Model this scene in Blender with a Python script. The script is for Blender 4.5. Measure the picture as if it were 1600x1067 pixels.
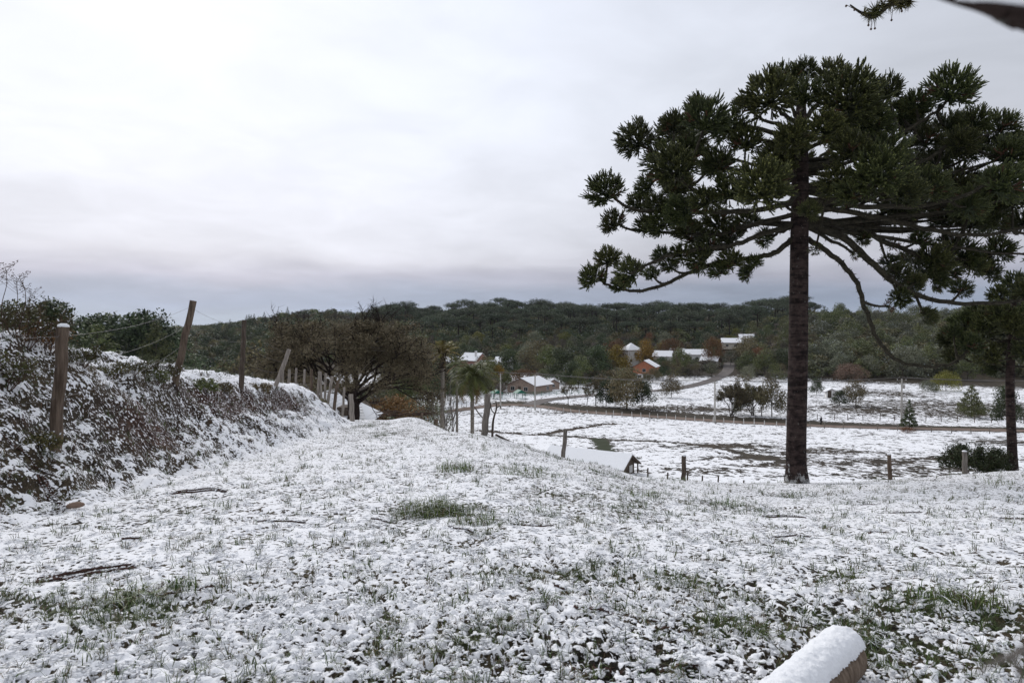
import bpy, math, random
import numpy as np
from mathutils import Vector, Matrix

for o in list(bpy.data.objects):
    bpy.data.objects.remove(o)
scene = bpy.context.scene
col = scene.collection
R = math.radians

# ------------------------------------------------------------------ camera
FPX, CX, HY = 1067.0, 800.0, 505.0          # photograph's focal length, centre column and eye-level row, in its 1600x1067 pixels
cam_d = bpy.data.cameras.new('camera')
cam = bpy.data.objects.new('camera', cam_d)
col.objects.link(cam)
cam.location = (0, 0, 0)
cam.rotation_euler = (R(90), 0, 0)
cam_d.sensor_width = 36
cam_d.lens = 36 * FPX / 1600
cam_d.shift_y = -28.5 / 1600
cam_d.clip_start = 0.05
cam_d.clip_end = 20000
cam_d.dof.use_dof = True
cam_d.dof.focus_distance = 14
cam_d.dof.aperture_fstop = 5.6
scene.camera = cam

# ------------------------------------------------------------------ sky and sun
SUN_EL, SUN_AZ = 35, -30                     # behind thin cloud, ahead and a little left
world = bpy.data.worlds.new('World')
scene.world = world
world.use_nodes = True
def sky_nodes():
    nt = world.node_tree; N = nt.nodes; L = nt.links
    N.clear()
    out = N.new('ShaderNodeOutputWorld'); bg = N.new('ShaderNodeBackground')
    sky = N.new('ShaderNodeTexSky'); sky.sky_type = 'NISHITA'; sky.sun_disc = False
    sky.sun_elevation = R(SUN_EL); sky.sun_rotation = R(SUN_AZ)
    sky.air_density = 1.2; sky.dust_density = 2.0
    tc = N.new('ShaderNodeTexCoord')
    sep = N.new('ShaderNodeSeparateXYZ'); L.new(tc.outputs['Generated'], sep.inputs[0])
    def math_(op, a, b=None, c=None):
        m = N.new('ShaderNodeMath'); m.operation = op
        for i, v in enumerate((a, b, c)):
            if v is None: continue
            if isinstance(v, (int, float)): m.inputs[i].default_value = v
            else: L.new(v, m.inputs[i])
        return m.outputs[0]
    zc = math_('MAXIMUM', sep.outputs[2], 0.0)
    den = math_('ADD', zc, 0.16)
    u = math_('DIVIDE', sep.outputs[0], den); v = math_('DIVIDE', sep.outputs[1], den)
    comb = N.new('ShaderNodeCombineXYZ'); L.new(u, comb.inputs[0]); L.new(v, comb.inputs[1])
    def noise(scale, detail, rough, dist=0.0):
        n = N.new('ShaderNodeTexNoise'); n.inputs['Scale'].default_value = scale
        n.inputs['Detail'].default_value = detail; n.inputs['Roughness'].default_value = rough
        n.inputs['Distortion'].default_value = dist
        L.new(comb.outputs[0], n.inputs['Vector']); return n.outputs[0]
    n1 = noise(0.55, 5, 0.5, 0.6); n2 = noise(2.1, 6, 0.55, 0.4)
    # glow of the sun through the cloud sheet
    sd = Vector((math.sin(R(SUN_AZ)) * math.cos(R(SUN_EL)), math.cos(R(SUN_AZ)) * math.cos(R(SUN_EL)), math.sin(R(SUN_EL))))
    dot = N.new('ShaderNodeVectorMath'); dot.operation = 'DOT_PRODUCT'
    L.new(tc.outputs['Generated'], dot.inputs[0]); dot.inputs[1].default_value = sd
    glow = N.new('ShaderNodeMapRange'); glow.interpolation_type = 'SMOOTHSTEP'
    L.new(dot.outputs['Value'], glow.inputs[0]); glow.inputs[1].default_value = 0.55; glow.inputs[2].default_value = 0.98
    ramp = N.new('ShaderNodeValToRGB')
    e = ramp.color_ramp.elements
    e[0].position = 0.0; e[0].color = (0.46, 0.54, 0.66, 1)
    e[1].position = 1.0; e[1].color = (0.82, 0.845, 0.90, 1)
    for p, c in ((0.03, (0.37, 0.44, 0.585)), (0.048, (0.385, 0.44, 0.575)), (0.065, (0.51, 0.525, 0.645)), (0.088, (0.66, 0.67, 0.765)), (0.105, (0.71, 0.725, 0.815)), (0.17, (0.765, 0.785, 0.87)), (0.30, (0.785, 0.82, 0.91)), (0.6, (0.73, 0.77, 0.875))):
        x = e.new(p); x.color = (*c, 1)
    wob = math_('MULTIPLY_ADD', math_('SUBTRACT', n1, 0.5), 0.06, sep.outputs[2])
    L.new(wob, ramp.inputs[0])
    f = math_('ADD', math_('MULTIPLY', math_('SUBTRACT', n2, 0.5), 0.36), math_('MULTIPLY', math_('SUBTRACT', n1, 0.5), 0.46))
    f = math_('ADD', f, 0.76)
    f = math_('ADD', f, math_('MULTIPLY', glow.outputs[0], 0.36))
    hs = N.new('ShaderNodeVectorMath'); hs.operation = 'SCALE'
    L.new(ramp.outputs[0], hs.inputs[0]); L.new(math_('MULTIPLY', f, 10.0), hs.inputs['Scale'])
    mix = N.new('ShaderNodeMix'); mix.data_type = 'RGBA'; mix.inputs[0].default_value = 0.94
    L.new(sky.outputs[0], mix.inputs[6]); L.new(hs.outputs[0], mix.inputs[7])
    L.new(mix.outputs[2], bg.inputs[0]); bg.inputs[1].default_value = 0.1
    L.new(bg.outputs[0], out.inputs[0])
sky_nodes()
sun_d = bpy.data.lights.new('sun', 'SUN'); sun = bpy.data.objects.new('sun', sun_d); col.objects.link(sun)
sun_d.energy = 1.5; sun_d.angle = R(30); sun_d.color = (1, 0.96, 0.92)
sun.rotation_euler = (R(90 - SUN_EL), 0, R(180 - SUN_AZ))
scene.view_settings.view_transform = 'Standard'
scene.view_settings.look = 'None'
scene.view_settings.exposure = 0.1
scene.view_settings.gamma = 1.0
scene.cycles.use_denoising = True
scene.cycles.max_bounces = 6
scene.cycles.transparent_max_bounces = 8

# ------------------------------------------------------------------ helpers
def at(px, py, Y):
    return np.array([(px - CX) / FPX * Y, Y, -(py - HY) / FPX * Y])

def _hash(ix, iy, seed):
    h = (ix.astype(np.int64) * 374761393 + iy.astype(np.int64) * 668265263 + seed * 974634777) & 0xFFFFFFFF
    h = ((h ^ (h >> 13)) * 1274126177) & 0xFFFFFFFF
    h = (h ^ (h >> 16)) & 0xFFFFFFFF
    return h.astype(np.float64) / 4294967295.0
def vnoise(x, y, seed=0):
    """gradient noise, about -1..1"""
    ix = np.floor(x); iy = np.floor(y); fx = x - ix; fy = y - iy
    u = fx * fx * fx * (fx * (fx * 6 - 15) + 10); v = fy * fy * fy * (fy * (fy * 6 - 15) + 10)
    def g(dx, dy):
        a = _hash(ix + dx, iy + dy, seed) * 2 * np.pi
        return np.cos(a) * (fx - dx) + np.sin(a) * (fy - dy)
    a = g(0, 0); b = g(1, 0); c = g(0, 1); d = g(1, 1)
    return ((a * (1 - u) + b * u) * (1 - v) + (c * (1 - u) + d * u) * v) * 1.5
def fbm(x, y, s, octv=3, seed=0, gain=0.5):
    t = 0; amp = 1; tot = 0
    for k in range(octv):
        t = t + amp * vnoise(x / s + 17.3 * k, y / s - 9.1 * k, seed + k); tot += amp; s *= 0.5; amp *= gain
    return t / tot
def sstep(a, b, x):
    t = np.clip((x - a) / (b - a), 0, 1); return t * t * (3 - 2 * t)

class MB:
    def __init__(self): self.V = []; self.F = []; self.M = []; self.T = []; self.n = 0
    def add(self, v, f, mat=0, tone=None):
        v = np.asarray(v, float).reshape(-1, 3); f = np.asarray(f, int)
        self.V.append(v); self.F.append(f + self.n); self.n += len(v)
        self.M.append(np.full(len(f), mat) if np.isscalar(mat) else np.asarray(mat))
        self.T.append(np.full(len(f), 0.5) if tone is None else (np.full(len(f), tone) if np.isscalar(tone) else np.asarray(tone)))
        return self
    def mesh(self, name, mats, smooth=True):
        V = np.concatenate(self.V)
        sizes = np.concatenate([np.full(len(f), f.shape[1]) for f in self.F])
        loops = np.concatenate([f.ravel() for f in self.F])
        me = bpy.data.meshes.new(name)
        me.vertices.add(len(V)); me.vertices.foreach_set('co', V.astype(np.float32).ravel())
        me.loops.add(len(loops)); me.loops.foreach_set('vertex_index', loops.astype(np.int32))
        me.polygons.add(len(sizes))
        st = np.zeros(len(sizes), np.int32); st[1:] = np.cumsum(sizes)[:-1]
        me.polygons.foreach_set('loop_start', st)
        me.polygons.foreach_set('material_index', np.concatenate(self.M).astype(np.int32))
        me.polygons.foreach_set('use_smooth', np.full(len(sizes), smooth))
        a = me.attributes.new('tone', 'FLOAT', 'FACE'); a.data.foreach_set('value', np.concatenate(self.T).astype(np.float32))
        for m in (mats if isinstance(mats, (list, tuple)) else [mats]): me.materials.append(m)
        me.update(calc_edges=True)
        return me
    def obj(self, name, mats, parent=None, smooth=True, **kw):
        return link(name, self.mesh(name, mats, smooth), parent, **kw)
    # ---- shapes
    def tube(self, pts, rad, n=6, mat=0, cap=True, tone=None):
        pts = np.asarray(pts, float); m = len(pts)
        rad = np.full(m, rad) if np.isscalar(rad) else np.asarray(rad, float)
        tan = np.gradient(pts, axis=0); tan /= np.linalg.norm(tan, axis=1)[:, None] + 1e-9
        ref = np.array([0, 0, 1.0]) if abs(tan[0, 2]) < 0.9 else np.array([1.0, 0, 0])
        u = np.cross(tan[0], ref); u /= np.linalg.norm(u)
        ang = np.arange(n) * 2 * np.pi / n; rows = []
        for i in range(m):
            u = u - tan[i] * np.dot(u, tan[i]); u /= np.linalg.norm(u) + 1e-9
            w = np.cross(tan[i], u)
            rows.append(pts[i] + rad[i] * (np.cos(ang)[:, None] * u + np.sin(ang)[:, None] * w))
        V = np.concatenate(rows)
        i0 = np.arange(m - 1)[:, None] * n + np.arange(n)[None]
        i1 = np.arange(m - 1)[:, None] * n + (np.arange(n)[None] + 1) % n
        F = np.stack([i0, i1, i1 + n, i0 + n], -1).reshape(-1, 4)
        self.add(V, F, mat, tone)
        if cap and n >= 3:
            base = self.n - len(V)
            for k, rev in ((0, True), (m - 1, False)):
                ring = np.arange(n) + k * n
                c = len(V) + (0 if k == 0 else 1)
            self.add(np.vstack([rows[0], rows[0].mean(0)]), [[(j + 1) % n, j, n] for j in range(n)], mat, tone)
            self.add(np.vstack([rows[-1], rows[-1].mean(0)]), [[j, (j + 1) % n, n] for j in range(n)], mat, tone)
        return self
    def box(self, c, s, mat=0, rz=0.0):
        c = np.asarray(c, float); h = np.asarray(s, float) / 2
        v = np.array([[x, y, z] for z in (-1, 1) for y in (-1, 1) for x in (-1, 1)]) * h
        ca, sa = math.cos(rz), math.sin(rz)
        v = np.stack([v[:, 0] * ca - v[:, 1] * sa, v[:, 0] * sa + v[:, 1] * ca, v[:, 2]], 1) + c
        return self.add(v, [[0, 2, 3, 1], [4, 5, 7, 6], [0, 1, 5, 4], [2, 6, 7, 3], [0, 4, 6, 2], [1, 3, 7, 5]], mat)
    def prism(self, poly, y0, y1, mat=0):
        """poly: list of (x, z), extruded along y"""
        n = len(poly); p = np.array(poly, float)
        v = np.vstack([np.c_[p[:, 0], np.full(n, y0), p[:, 1]], np.c_[p[:, 0], np.full(n, y1), p[:, 1]]])
        self.add(v, [[i, (i + 1) % n, (i + 1) % n + n, i + n] for i in range(n)], mat)
        self.add(v, [list(range(n))[::-1]], mat); self.add(v, [list(range(n, 2 * n))], mat)
        return self

def link(name, data, parent=None, label=None, cat=None, group=None, kind=None, loc=None, rz=0.0):
    o = bpy.data.objects.new(name, data); col.objects.link(o)
    if parent is not None: o.parent = parent
    if loc is not None: o.location = [float(x) for x in loc]
    if rz: o.rotation_euler.z = rz
    return tag(o, label, cat, group, kind)
def tag(o, label=None, cat=None, group=None, kind=None):
    if label: o['label'] = label
    if cat: o['category'] = cat
    if group: o['group'] = group
    if kind: o['kind'] = kind
    return o
def thing(name, label, cat, loc=(0, 0, 0), rz=0.0, group=None):
    return link(name, None, None, label, cat, group, None, loc, rz)
KIDS = {}
def copy_tree(root, loc, rz=0.0, scale=1.0, label=None, group=None):
    """a thing with its parts (the pieces share mesh data)"""
    def rec(o, parent):
        c = o.copy(); col.objects.link(c)
        if parent is not None: c.parent = parent
        for k in o.children: rec(k, c)
        return c
    c = rec(root, None)
    place(c, loc, rz, scale)
    if label: c['label'] = label
    if group: c['group'] = group
    return c
def place(c, loc, rz=0.0, scale=1.0):
    c.location = [float(x) for x in loc]; c.rotation_euler = (0, 0, rz)
    c.scale = (scale,) * 3 if np.isscalar(scale) else scale
used = set()
def put(proto, loc, rz=0.0, scale=1.0, label=None, group=None):
    """first use moves the thing itself, later uses copy it"""
    if proto.name in used: return copy_tree(proto, loc, rz, scale, label, group)
    used.add(proto.name); place(proto, loc, rz, scale)
    if label: proto['label'] = label
    if group: proto['group'] = group
    return proto

# ------------------------------------------------------------------ materials
class NT:
    def __init__(self, name, rough=0.8, spec=0.3):
        self.m = bpy.data.materials.new(name); self.m.use_nodes = True
        self.t = self.m.node_tree; self.N = self.t.nodes; self.L = self.t.links
        self.b = self.N['Principled BSDF']
        self.b.inputs['Roughness'].default_value = rough
        self.b.inputs['Specular IOR Level'].default_value = spec
        self.tc = None
    def set(self, sock, v):
        if isinstance(v, (int, float)): sock.default_value = v
        elif isinstance(v, tuple): sock.default_value = (*v, 1) if len(v) == 3 and sock.type == 'RGBA' else v
        else: self.L.new(v, sock)
    def math(self, op, a, b=0.0, c=0.0, clamp=False):
        m = self.N.new('ShaderNodeMath'); m.operation = op; m.use_clamp = clamp
        for i, v in enumerate((a, b, c)): self.set(m.inputs[i], v)
        return m.outputs[0]
    def coord(self, kind='Object', scale=(1, 1, 1)):
        if self.tc is None: self.tc = self.N.new('ShaderNodeTexCoord')
        mp = self.N.new('ShaderNodeMapping'); mp.inputs['Scale'].default_value = scale
        self.L.new(self.tc.outputs[kind], mp.inputs['Vector']); return mp.outputs[0]
    def noise(self, scale, detail=3, rough=0.55, vec=None, dist=0.0):
        n = self.N.new('ShaderNodeTexNoise')
        n.inputs['Scale'].default_value = scale; n.inputs['Detail'].default_value = detail
        n.inputs['Roughness'].default_value = rough; n.inputs['Distortion'].default_value = dist
        self.L.new(vec if vec is not None else self.coord(), n.inputs['Vector']); return n.outputs[0]
    def mix(self, f, a, b):
        m = self.N.new('ShaderNodeMix'); m.data_type = 'RGBA'
        self.set(m.inputs[0], f); self.set(m.inputs[6], a); self.set(m.inputs[7], b); return m.outputs[2]
    def rng(self, v, a, b, c=0.0, d=1.0, smooth=True):
        m = self.N.new('ShaderNodeMapRange'); m.interpolation_type = 'SMOOTHSTEP' if smooth else 'LINEAR'
        for i, x in enumerate((v, a, b, c, d)): self.set(m.inputs[i], x)
        return m.outputs[0]
    def attr(self, name):
        a = self.N.new('ShaderNodeAttribute'); a.attribute_name = name; return a.outputs['Fac']
    def rand(self):
        return self.N.new('ShaderNodeObjectInfo').outputs['Random']
    def up(self):
        g = self.N.new('ShaderNodeNewGeometry'); s = self.N.new('ShaderNodeSeparateXYZ')
        self.L.new(g.outputs['Normal'], s.inputs[0]); return s.outputs[2]
    def bump(self, h, strength=0.5, dist=0.02):
        b = self.N.new('ShaderNodeBump'); b.inputs['Strength'].default_value = strength; b.inputs['Distance'].default_value = dist
        self.L.new(h, b.inputs['Height']); self.L.new(b.outputs[0], self.b.inputs['Normal'])
    def color(self, c): self.set(self.b.inputs['Base Color'], c); return self.m

SNOW = (0.80, 0.815, 0.85)
def mat_snow():
    t = NT('snow', 0.75, 0.25)
    n = t.noise(30, 4); c = t.mix(t.noise(6, 3), (0.82, 0.835, 0.86), (0.885, 0.895, 0.915))
    t.bump(n, 0.5, 0.03); return t.color(c)
def mat_leaf(name, a, b, rough=0.6, var=0.35, trans=0.0):
    t = NT(name, rough, 0.25)
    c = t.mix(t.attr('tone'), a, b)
    h = t.N.new('ShaderNodeHueSaturation'); t.L.new(c, h.inputs['Color'])
    t.set(h.inputs['Value'], t.rng(t.rand(), 0, 1, 1 - var, 1 + var, False))
    t.set(h.inputs['Hue'], t.rng(t.math('FRACT', t.math('MULTIPLY', t.rand(), 7.31)), 0, 1, 0.482, 0.518, False))
    return t.color(h.outputs[0])
def mat_bark(name, a, b, sx=8.0, sz=3.0, lichen=0.0, bump=0.6):
    t = NT(name, 0.9, 0.15)
    n = t.noise(1.0, 6, 0.65, t.coord(scale=(sx, sx, sz)))
    c = t.mix(t.rng(n, 0.3, 0.7), a, b)
    if lichen > 0:
        l = t.noise(14, 4, 0.6)
        c = t.mix(t.rng(l, 0.72 - lichen, 0.80 - lichen), c, (0.20, 0.215, 0.19))
    t.bump(n, bump, 0.04); return t.color(c)
def mat_plain(name, a, b=None, rough=0.8, scale=3.0, spec=0.3, bump=0.0):
    t = NT(name, rough, spec)
    if b is None: b = tuple(x * 0.8 for x in a)
    n = t.noise(scale, 5, 0.6)
    if bump: t.bump(n, bump, 0.02)
    return t.color(t.mix(t.rng(n, 0.3, 0.7), a, b))

M = {}
M['snow'] = mat_snow()
M['frost'] = mat_plain('frosted_leaf', (0.26, 0.28, 0.27), (0.38, 0.40, 0.41), .8)
M['trunk'] = mat_bark('araucaria_bark', (0.015, 0.010, 0.009), (0.040, 0.028, 0.024), 7, 16, 0.07, 0.9)
def mat_trunk():
    t = NT('araucaria_trunk_bark', 0.92, 0.12)
    ring = t.noise(1.0, 5, 0.6, t.coord(scale=(2.2, 2.2, 11)), 0.6); plate = t.noise(1.0, 5, 0.65, t.coord(scale=(9, 9, 7)))
    h = t.math('ADD', t.math('MULTIPLY', ring, .65), t.math('MULTIPLY', plate, .5))
    c = t.mix(t.rng(h, .42, .72), (0.010, 0.007, 0.007), (0.062, 0.044, 0.039))
    c = t.mix(t.rng(t.noise(11, 4, .65), .64, .70), c, (0.15, 0.15, 0.135))
    sp = t.N.new('ShaderNodeSeparateXYZ'); t.L.new(t.coord(), sp.inputs[0])
    low = t.math('SUBTRACT', t.noise(5, 5, .7), t.math('MULTIPLY', sp.outputs[2], .32))
    c = t.mix(t.rng(low, .40, .52), c, (0.42, 0.42, 0.41))
    t.bump(h, 1.0, 0.08); return t.color(c)
M['near_trunk'] = mat_trunk()
M['limb'] = mat_bark('araucaria_limb', (0.020, 0.018, 0.013), (0.055, 0.049, 0.034), 10, 10, 0.06)
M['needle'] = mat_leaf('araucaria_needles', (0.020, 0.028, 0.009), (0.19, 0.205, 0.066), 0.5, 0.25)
M['dead_needle'] = mat_plain('dead_needles', (0.11, 0.055, 0.03), (0.06, 0.03, 0.02))
M['wood'] = mat_bark('weathered_wood', (0.06, 0.043, 0.032), (0.175, 0.132, 0.10), 18, 2.2, 0.02, 0.5)
M['grey_wood'] = mat_bark('grey_wood', (0.10, 0.088, 0.076), (0.235, 0.21, 0.185), 18, 2.2, 0.03, 0.5)
M['dark_wood'] = mat_bark('dark_wood', (0.05, 0.038, 0.03), (0.12, 0.095, 0.075), 18, 2.2, 0.02, 0.5)
M['bark'] = mat_bark('grey_bark', (0.05, 0.043, 0.035), (0.12, 0.105, 0.085), 4, 2, 0.08)
M['twig'] = mat_plain('brown_twig', (0.10, 0.062, 0.042), (0.05, 0.03, 0.022))
M['wire'] = mat_plain('wire', (0.15, 0.14, 0.135), None, 0.5)
M['pale_wood'] = mat_bark('pale_wood', (0.17, 0.15, 0.13), (0.36, 0.32, 0.28), 18, 2.2, 0.02, 0.5)
M['concrete'] = mat_plain('concrete', (0.42, 0.40, 0.37), (0.32, 0.30, 0.28), 0.9)
# ------------------------------------------------------------------ terrain
YK = [0.5, 3, 6, 10, 16, 20, 24, 28, 34, 42, 52, 62, 80, 100, 120, 140, 165, 200, 240, 280, 320, 400, 470, 550, 650, 900, 1500, 3000, 7000]
VAL = [-14.8, -16.2, -17.6, -18.9, -20, -20.3, -20.6, -20.6]
HC = [-19.5, -16.8, -11, -4.5, 2, 4, -5, -30, -40, -60]
HR = [-15, -9.5, 0, 3, 2, 0, -5, -30, -40, -60]
HR2 = [-14, -7.5, 3, 6, 5, 0, -5, -30, -40, -60]
LV = [-13, -16, -18.5, -20, -21, -21.5, -21, -20]
HL = [-19, -18, -15, -13, -12, -11, -9.5, -22, -40, -60]
HM = [-18.5, -16, -11, -5, 0, 2, -5, -30, -40, -60]
N0 = [-1.51, -1.62, -1.9, -2.35, -3.1, -3.5, -3.9, -4.25, -4.85, -6.2, -9]
COLS = {
    -500: N0 + LV + HL, 100: N0 + LV + HL, 330: N0 + LV + HL, 450: N0 + LV + HM, 600: N0 + LV + HC,
    660: [-1.51, -1.62, -1.9, -2.35, -3.1, -3.5, -3.85, -4.15, -4.8, -6.8, -10] + VAL + HC,
    757: [-1.51, -1.62, -1.9, -2.35, -3.05, -3.45, -3.95, -5.0, -6.8, -9.5, -12.5] + VAL + HC,
    830: [-1.51, -1.62, -1.9, -2.4, -3.2, -3.75, -4.4, -5.3, -7.2, -10, -13] + VAL + HC,
    880: [-1.51, -1.62, -1.92, -2.45, -3.35, -4.05, -4.75, -5.6, -7.4, -10.2, -13] + VAL + HC,
    940: [-1.51, -1.62, -1.93, -2.5, -3.5, -4.2, -5.0, -6.1, -8, -10.6, -13.2] + VAL + HC,
    1000: [-1.51, -1.62, -1.95, -2.6, -3.7, -4.52, -5.5, -6.6, -8.5, -11, -13.3] + VAL + HC,
    1100: [-1.51, -1.62, -1.98, -2.7, -3.85, -4.65, -5.75, -7.0, -8.9, -11.2, -13.4] + VAL + HC,
    1245: [-1.51, -1.62, -2.0, -2.8, -3.95, -4.7, -5.85, -7.1, -9.0, -11.2, -13.4] + VAL + HR,
    1400: [-1.51, -1.62, -2.0, -2.75, -3.85, -4.6, -5.6, -6.9, -8.8, -11.2, -13.4] + VAL + HR,
    1600: [-1.51, -1.62, -2.0, -2.7, -3.7, -4.4, -5.2, -6.2, -8.2, -11, -13.3] + VAL + HR2,
    2100: [-1.51, -1.62, -2.0, -2.7, -3.7, -4.4, -5.2, -6.2, -8.2, -11, -13.3] + VAL + HR2,
}
CT = np.array([(p - CX) / FPX for p in COLS]); CZ = np.array(list(COLS.values())); LY = np.log(np.array(YK))
def _slopes(x, y):
    """monotone cubic slopes along the last axis"""
    h = np.diff(x); d = np.diff(y, axis=-1) / h
    m = np.zeros_like(y)
    w1 = 2 * h[1:] + h[:-1]; w2 = h[1:] + 2 * h[:-1]
    ok = d[..., 1:] * d[..., :-1] > 0
    with np.errstate(divide='ignore', invalid='ignore'):
        m[..., 1:-1] = np.where(ok, (w1 + w2) / (w1 / d[..., :-1] + w2 / d[..., 1:]), 0)
    m[..., 0] = d[..., 0]; m[..., -1] = d[..., -1]
    return m
CM = _slopes(LY, CZ)
def base_z(t, Y):
    t = np.clip(t, CT[0], CT[-1]); l = np.clip(np.log(np.maximum(Y, 0.5)), LY[0], LY[-1])
    j = np.clip(np.searchsorted(LY, l) - 1, 0, len(LY) - 2); h = LY[j + 1] - LY[j]; s = (l - LY[j]) / h
    a, b, c, d = 2 * s**3 - 3 * s**2 + 1, (s**3 - 2 * s**2 + s) * h, -2 * s**3 + 3 * s**2, (s**3 - s**2) * h
    def colz(i): return a * CZ[i, j] + b * CM[i, j] + c * CZ[i, j + 1] + d * CM[i, j + 1]
    i = np.clip(np.searchsorted(CT, t) - 1, 0, len(CT) - 2)
    im = np.maximum(i - 1, 0); ip = np.minimum(i + 2, len(CT) - 1)
    z0, z1 = colz(i), colz(i + 1); zm, zp = colz(im), colz(ip)
    H = CT[i + 1] - CT[i]; u = (t - CT[i]) / H
    m0 = (z1 - zm) / np.maximum(CT[i + 1] - CT[im], 1e-6) * H; m1 = (zp - z0) / np.maximum(CT[ip] - CT[i], 1e-6) * H
    return (2 * u**3 - 3 * u**2 + 1) * z0 + (u**3 - 2 * u**2 + u) * m0 + (-2 * u**3 + 3 * u**2) * z1 + (u**3 - u**2) * m1
FY = [0, 8, 16, 24, 30, 34, 38, 46, 60]; FX = [-4.6, -4.9, -5.8, -6.35, -6.9, -8.2, -10.2, -15, -26]
def bank_u(X, Y):
    return np.interp(Y, FY, FX) - X
def bank_h(X, Y):
    u = bank_u(X, Y) + 0.35 * fbm(X, Y, 1.9, 2, 40)
    s = np.clip(u / 2.7, 0, 1)
    prof = np.interp(s, [0, .12, .3, .5, .68, .8, 1], [0, .06, .25, .52, .82, .92, 1.0])
    hh = np.interp(Y, [0, 10, 22, 34, 60], [2.25, 2.25, 2.0, 1.6, 0.2])
    back = 0.9 * sstep(2.3, 7, u) * sstep(26, 12, Y)
    return hh * (prof + back * 0.2) * (Y > 0)
def H(X, Y):
    X = np.asarray(X, float); Y = np.asarray(Y, float)
    th = np.arctan2(X, Y); r = np.hypot(X, Y)
    lim = R(50); tc = np.clip(th, -lim, lim)
    inside = np.abs(th) <= lim
    Ye = np.where(inside, Y, r * np.cos(tc))
    z = base_z(np.tan(tc), np.maximum(Ye, 0.01))
    w = np.clip((np.abs(th) - lim) / (np.pi - lim), 0, 1) * 0.5
    z = z * (1 - w) + base_z(-np.tan(tc), np.maximum(Ye, 0.01)) * w
    z = z + sstep(380, 470, r) * sstep(1200, 700, r) * (4.5 * vnoise(X / 75.0, Y / 160.0, 91) + 2.0 * vnoise(X / 30.0, Y / 90.0, 92))
    return z + bank_h(X, Y)
def hz(x, y): return float(H(np.array([x]), np.array([y]))[0])
def hit(px, py, y0=2.0, y1=1500.0):
    Y = np.exp(np.linspace(math.log(y0), math.log(y1), 3000))
    P = at(px, py, 1.0); g = P[2] * Y - H(P[0] * Y, Y)
    k = np.argmax(g <= 0)
    if g[k] > 0: k = len(Y) - 1
    return np.array([P[0] * Y[k], Y[k], P[2] * Y[k]])

def poly_dist(X, Y, pts):
    d = np.full(X.shape, 1e9)
    for (a, b) in zip(pts[:-1], pts[1:]):
        a = np.array(a[:2]); b = np.array(b[:2]); ab = b - a
        t = np.clip(((X - a[0]) * ab[0] + (Y - a[1]) * ab[1]) / (ab @ ab), 0, 1)
        d = np.minimum(d, np.hypot(X - a[0] - t * ab[0], Y - a[1] - t * ab[1]))
    return d

# patches where grass shows through the snow, given where they lie in the photograph: px, py, rx, ry in metres, strength
GREEN = [(680, 800, .55, .45, .9), (715, 735, .8, .9, .45), (200, 945, .5, .3, .65), (330, 800, .7, .4, .35), (820, 740, 1.2, 1.0, .40),
         (1450, 945, .40, .35, .6), (1540, 960, .35, .4, .55), (1300, 900, .3, .2, .5), (1060, 780, 1.0, 1.2, .40), (1135, 790, 1.0, .8, .4),
         (1240, 775, 1.3, 1.0, .45), (600, 680, .8, 2.0, .55), (575, 665, .8, 2.0, .5), (930, 780, 1.2, 1.6, .35), (960, 745, 1.0, 2.0, .45), (870, 715, 1.2, 2.0, .45),
         (900, 900, .4, .3, .5), (1350, 880, .3, .2, .4), (150, 975, .5, .2, .55), (60, 940, .4, .25, .45), (1130, 990, .5, .22, .55), (1560, 1040, .4, .2, .55),
         (1050, 915, .7, .4, .4), (1420, 1010, .5, .3, .5), (760, 1000, .35, .12, .5), (500, 770, .7, .5, .35), (1500, 690, 2, 2, .2), (820, 900, .3, .15, .4), (1330, 980, .5, .4, .45)]
GP = [(hit(px, py)[:2], rx, ry, s) for px, py, rx, ry, s in GREEN]
def green_at(X, Y):
    g = np.zeros(X.shape)
    wx = X + 0.25 * fbm(X, Y, 0.5, 2, 71); wy = Y + 0.25 * fbm(X, Y, 0.5, 2, 73)
    for p, rx, ry, s in GP:
        ry = max(ry, 0.05 * p[1])
        g = np.maximum(g, s * np.exp(-(((wx - p[0]) / rx) ** 2 + ((wy - p[1]) / ry) ** 2)))
    g = g + 0.22 * sstep(0.18, 0.6, fbm(X, Y, 1.3, 3, 75)) + 0.2 * sstep(0.25, .6, fbm(X, Y, 0.4, 2, 76))
    return np.clip(g, 0, 1)
DITCH = [hit(*p, 45)[:2] for p in ((745, 672), (800, 676), (840, 679), (880, 672), (935, 663), (958, 662))]
DITCH2 = [hit(*p, 45)[:2] for p in ((862, 680), (900, 683), (960, 687), (1040, 690), (1100, 695), (1180, 712), (1240, 724))]
DITCH3 = [hit(*p, 45)[:2] for p in ((935, 686), (945, 700), (955, 712), (985, 715))]
VERGE = [hit(*p, 45)[:2] for p in ((800, 630), (850, 633), (900, 637), (1000, 645), (1117, 653), (1300, 663), (1450, 668), (1650, 673))]
BROWN = [(hit(px, py, 45)[:2], rx, ry, s) for px, py, rx, ry, s in
         ((1140, 697, 7, 3, .5), (1180, 715, 6, 2, .55), (1270, 705, 9, 5, .32), (1225, 728, 5, 2, .4), (1400, 722, 9, 3, .35), (1500, 718, 9, 2.5, .45), (1560, 690, 8, 5, .25),
          (1060, 638, 14, 6, .4), (1110, 640, 14, 5, .42), (1300, 640, 14, 10, .25), (1380, 640, 22, 14, .34), (1450, 632, 20, 14, .32), (1500, 645, 20, 12, .34), (1550, 640, 20, 14, .34), (1390, 615, 12, 12, .3), (1600, 640, 20, 18, .36), (930, 645, 25, 3, .2), (1400, 738, 8, 4, .28), (1300, 725, 8, 5, .25), (1480, 735, 8, 4, .3), (1100, 735, 6, 3, .2))]

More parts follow.
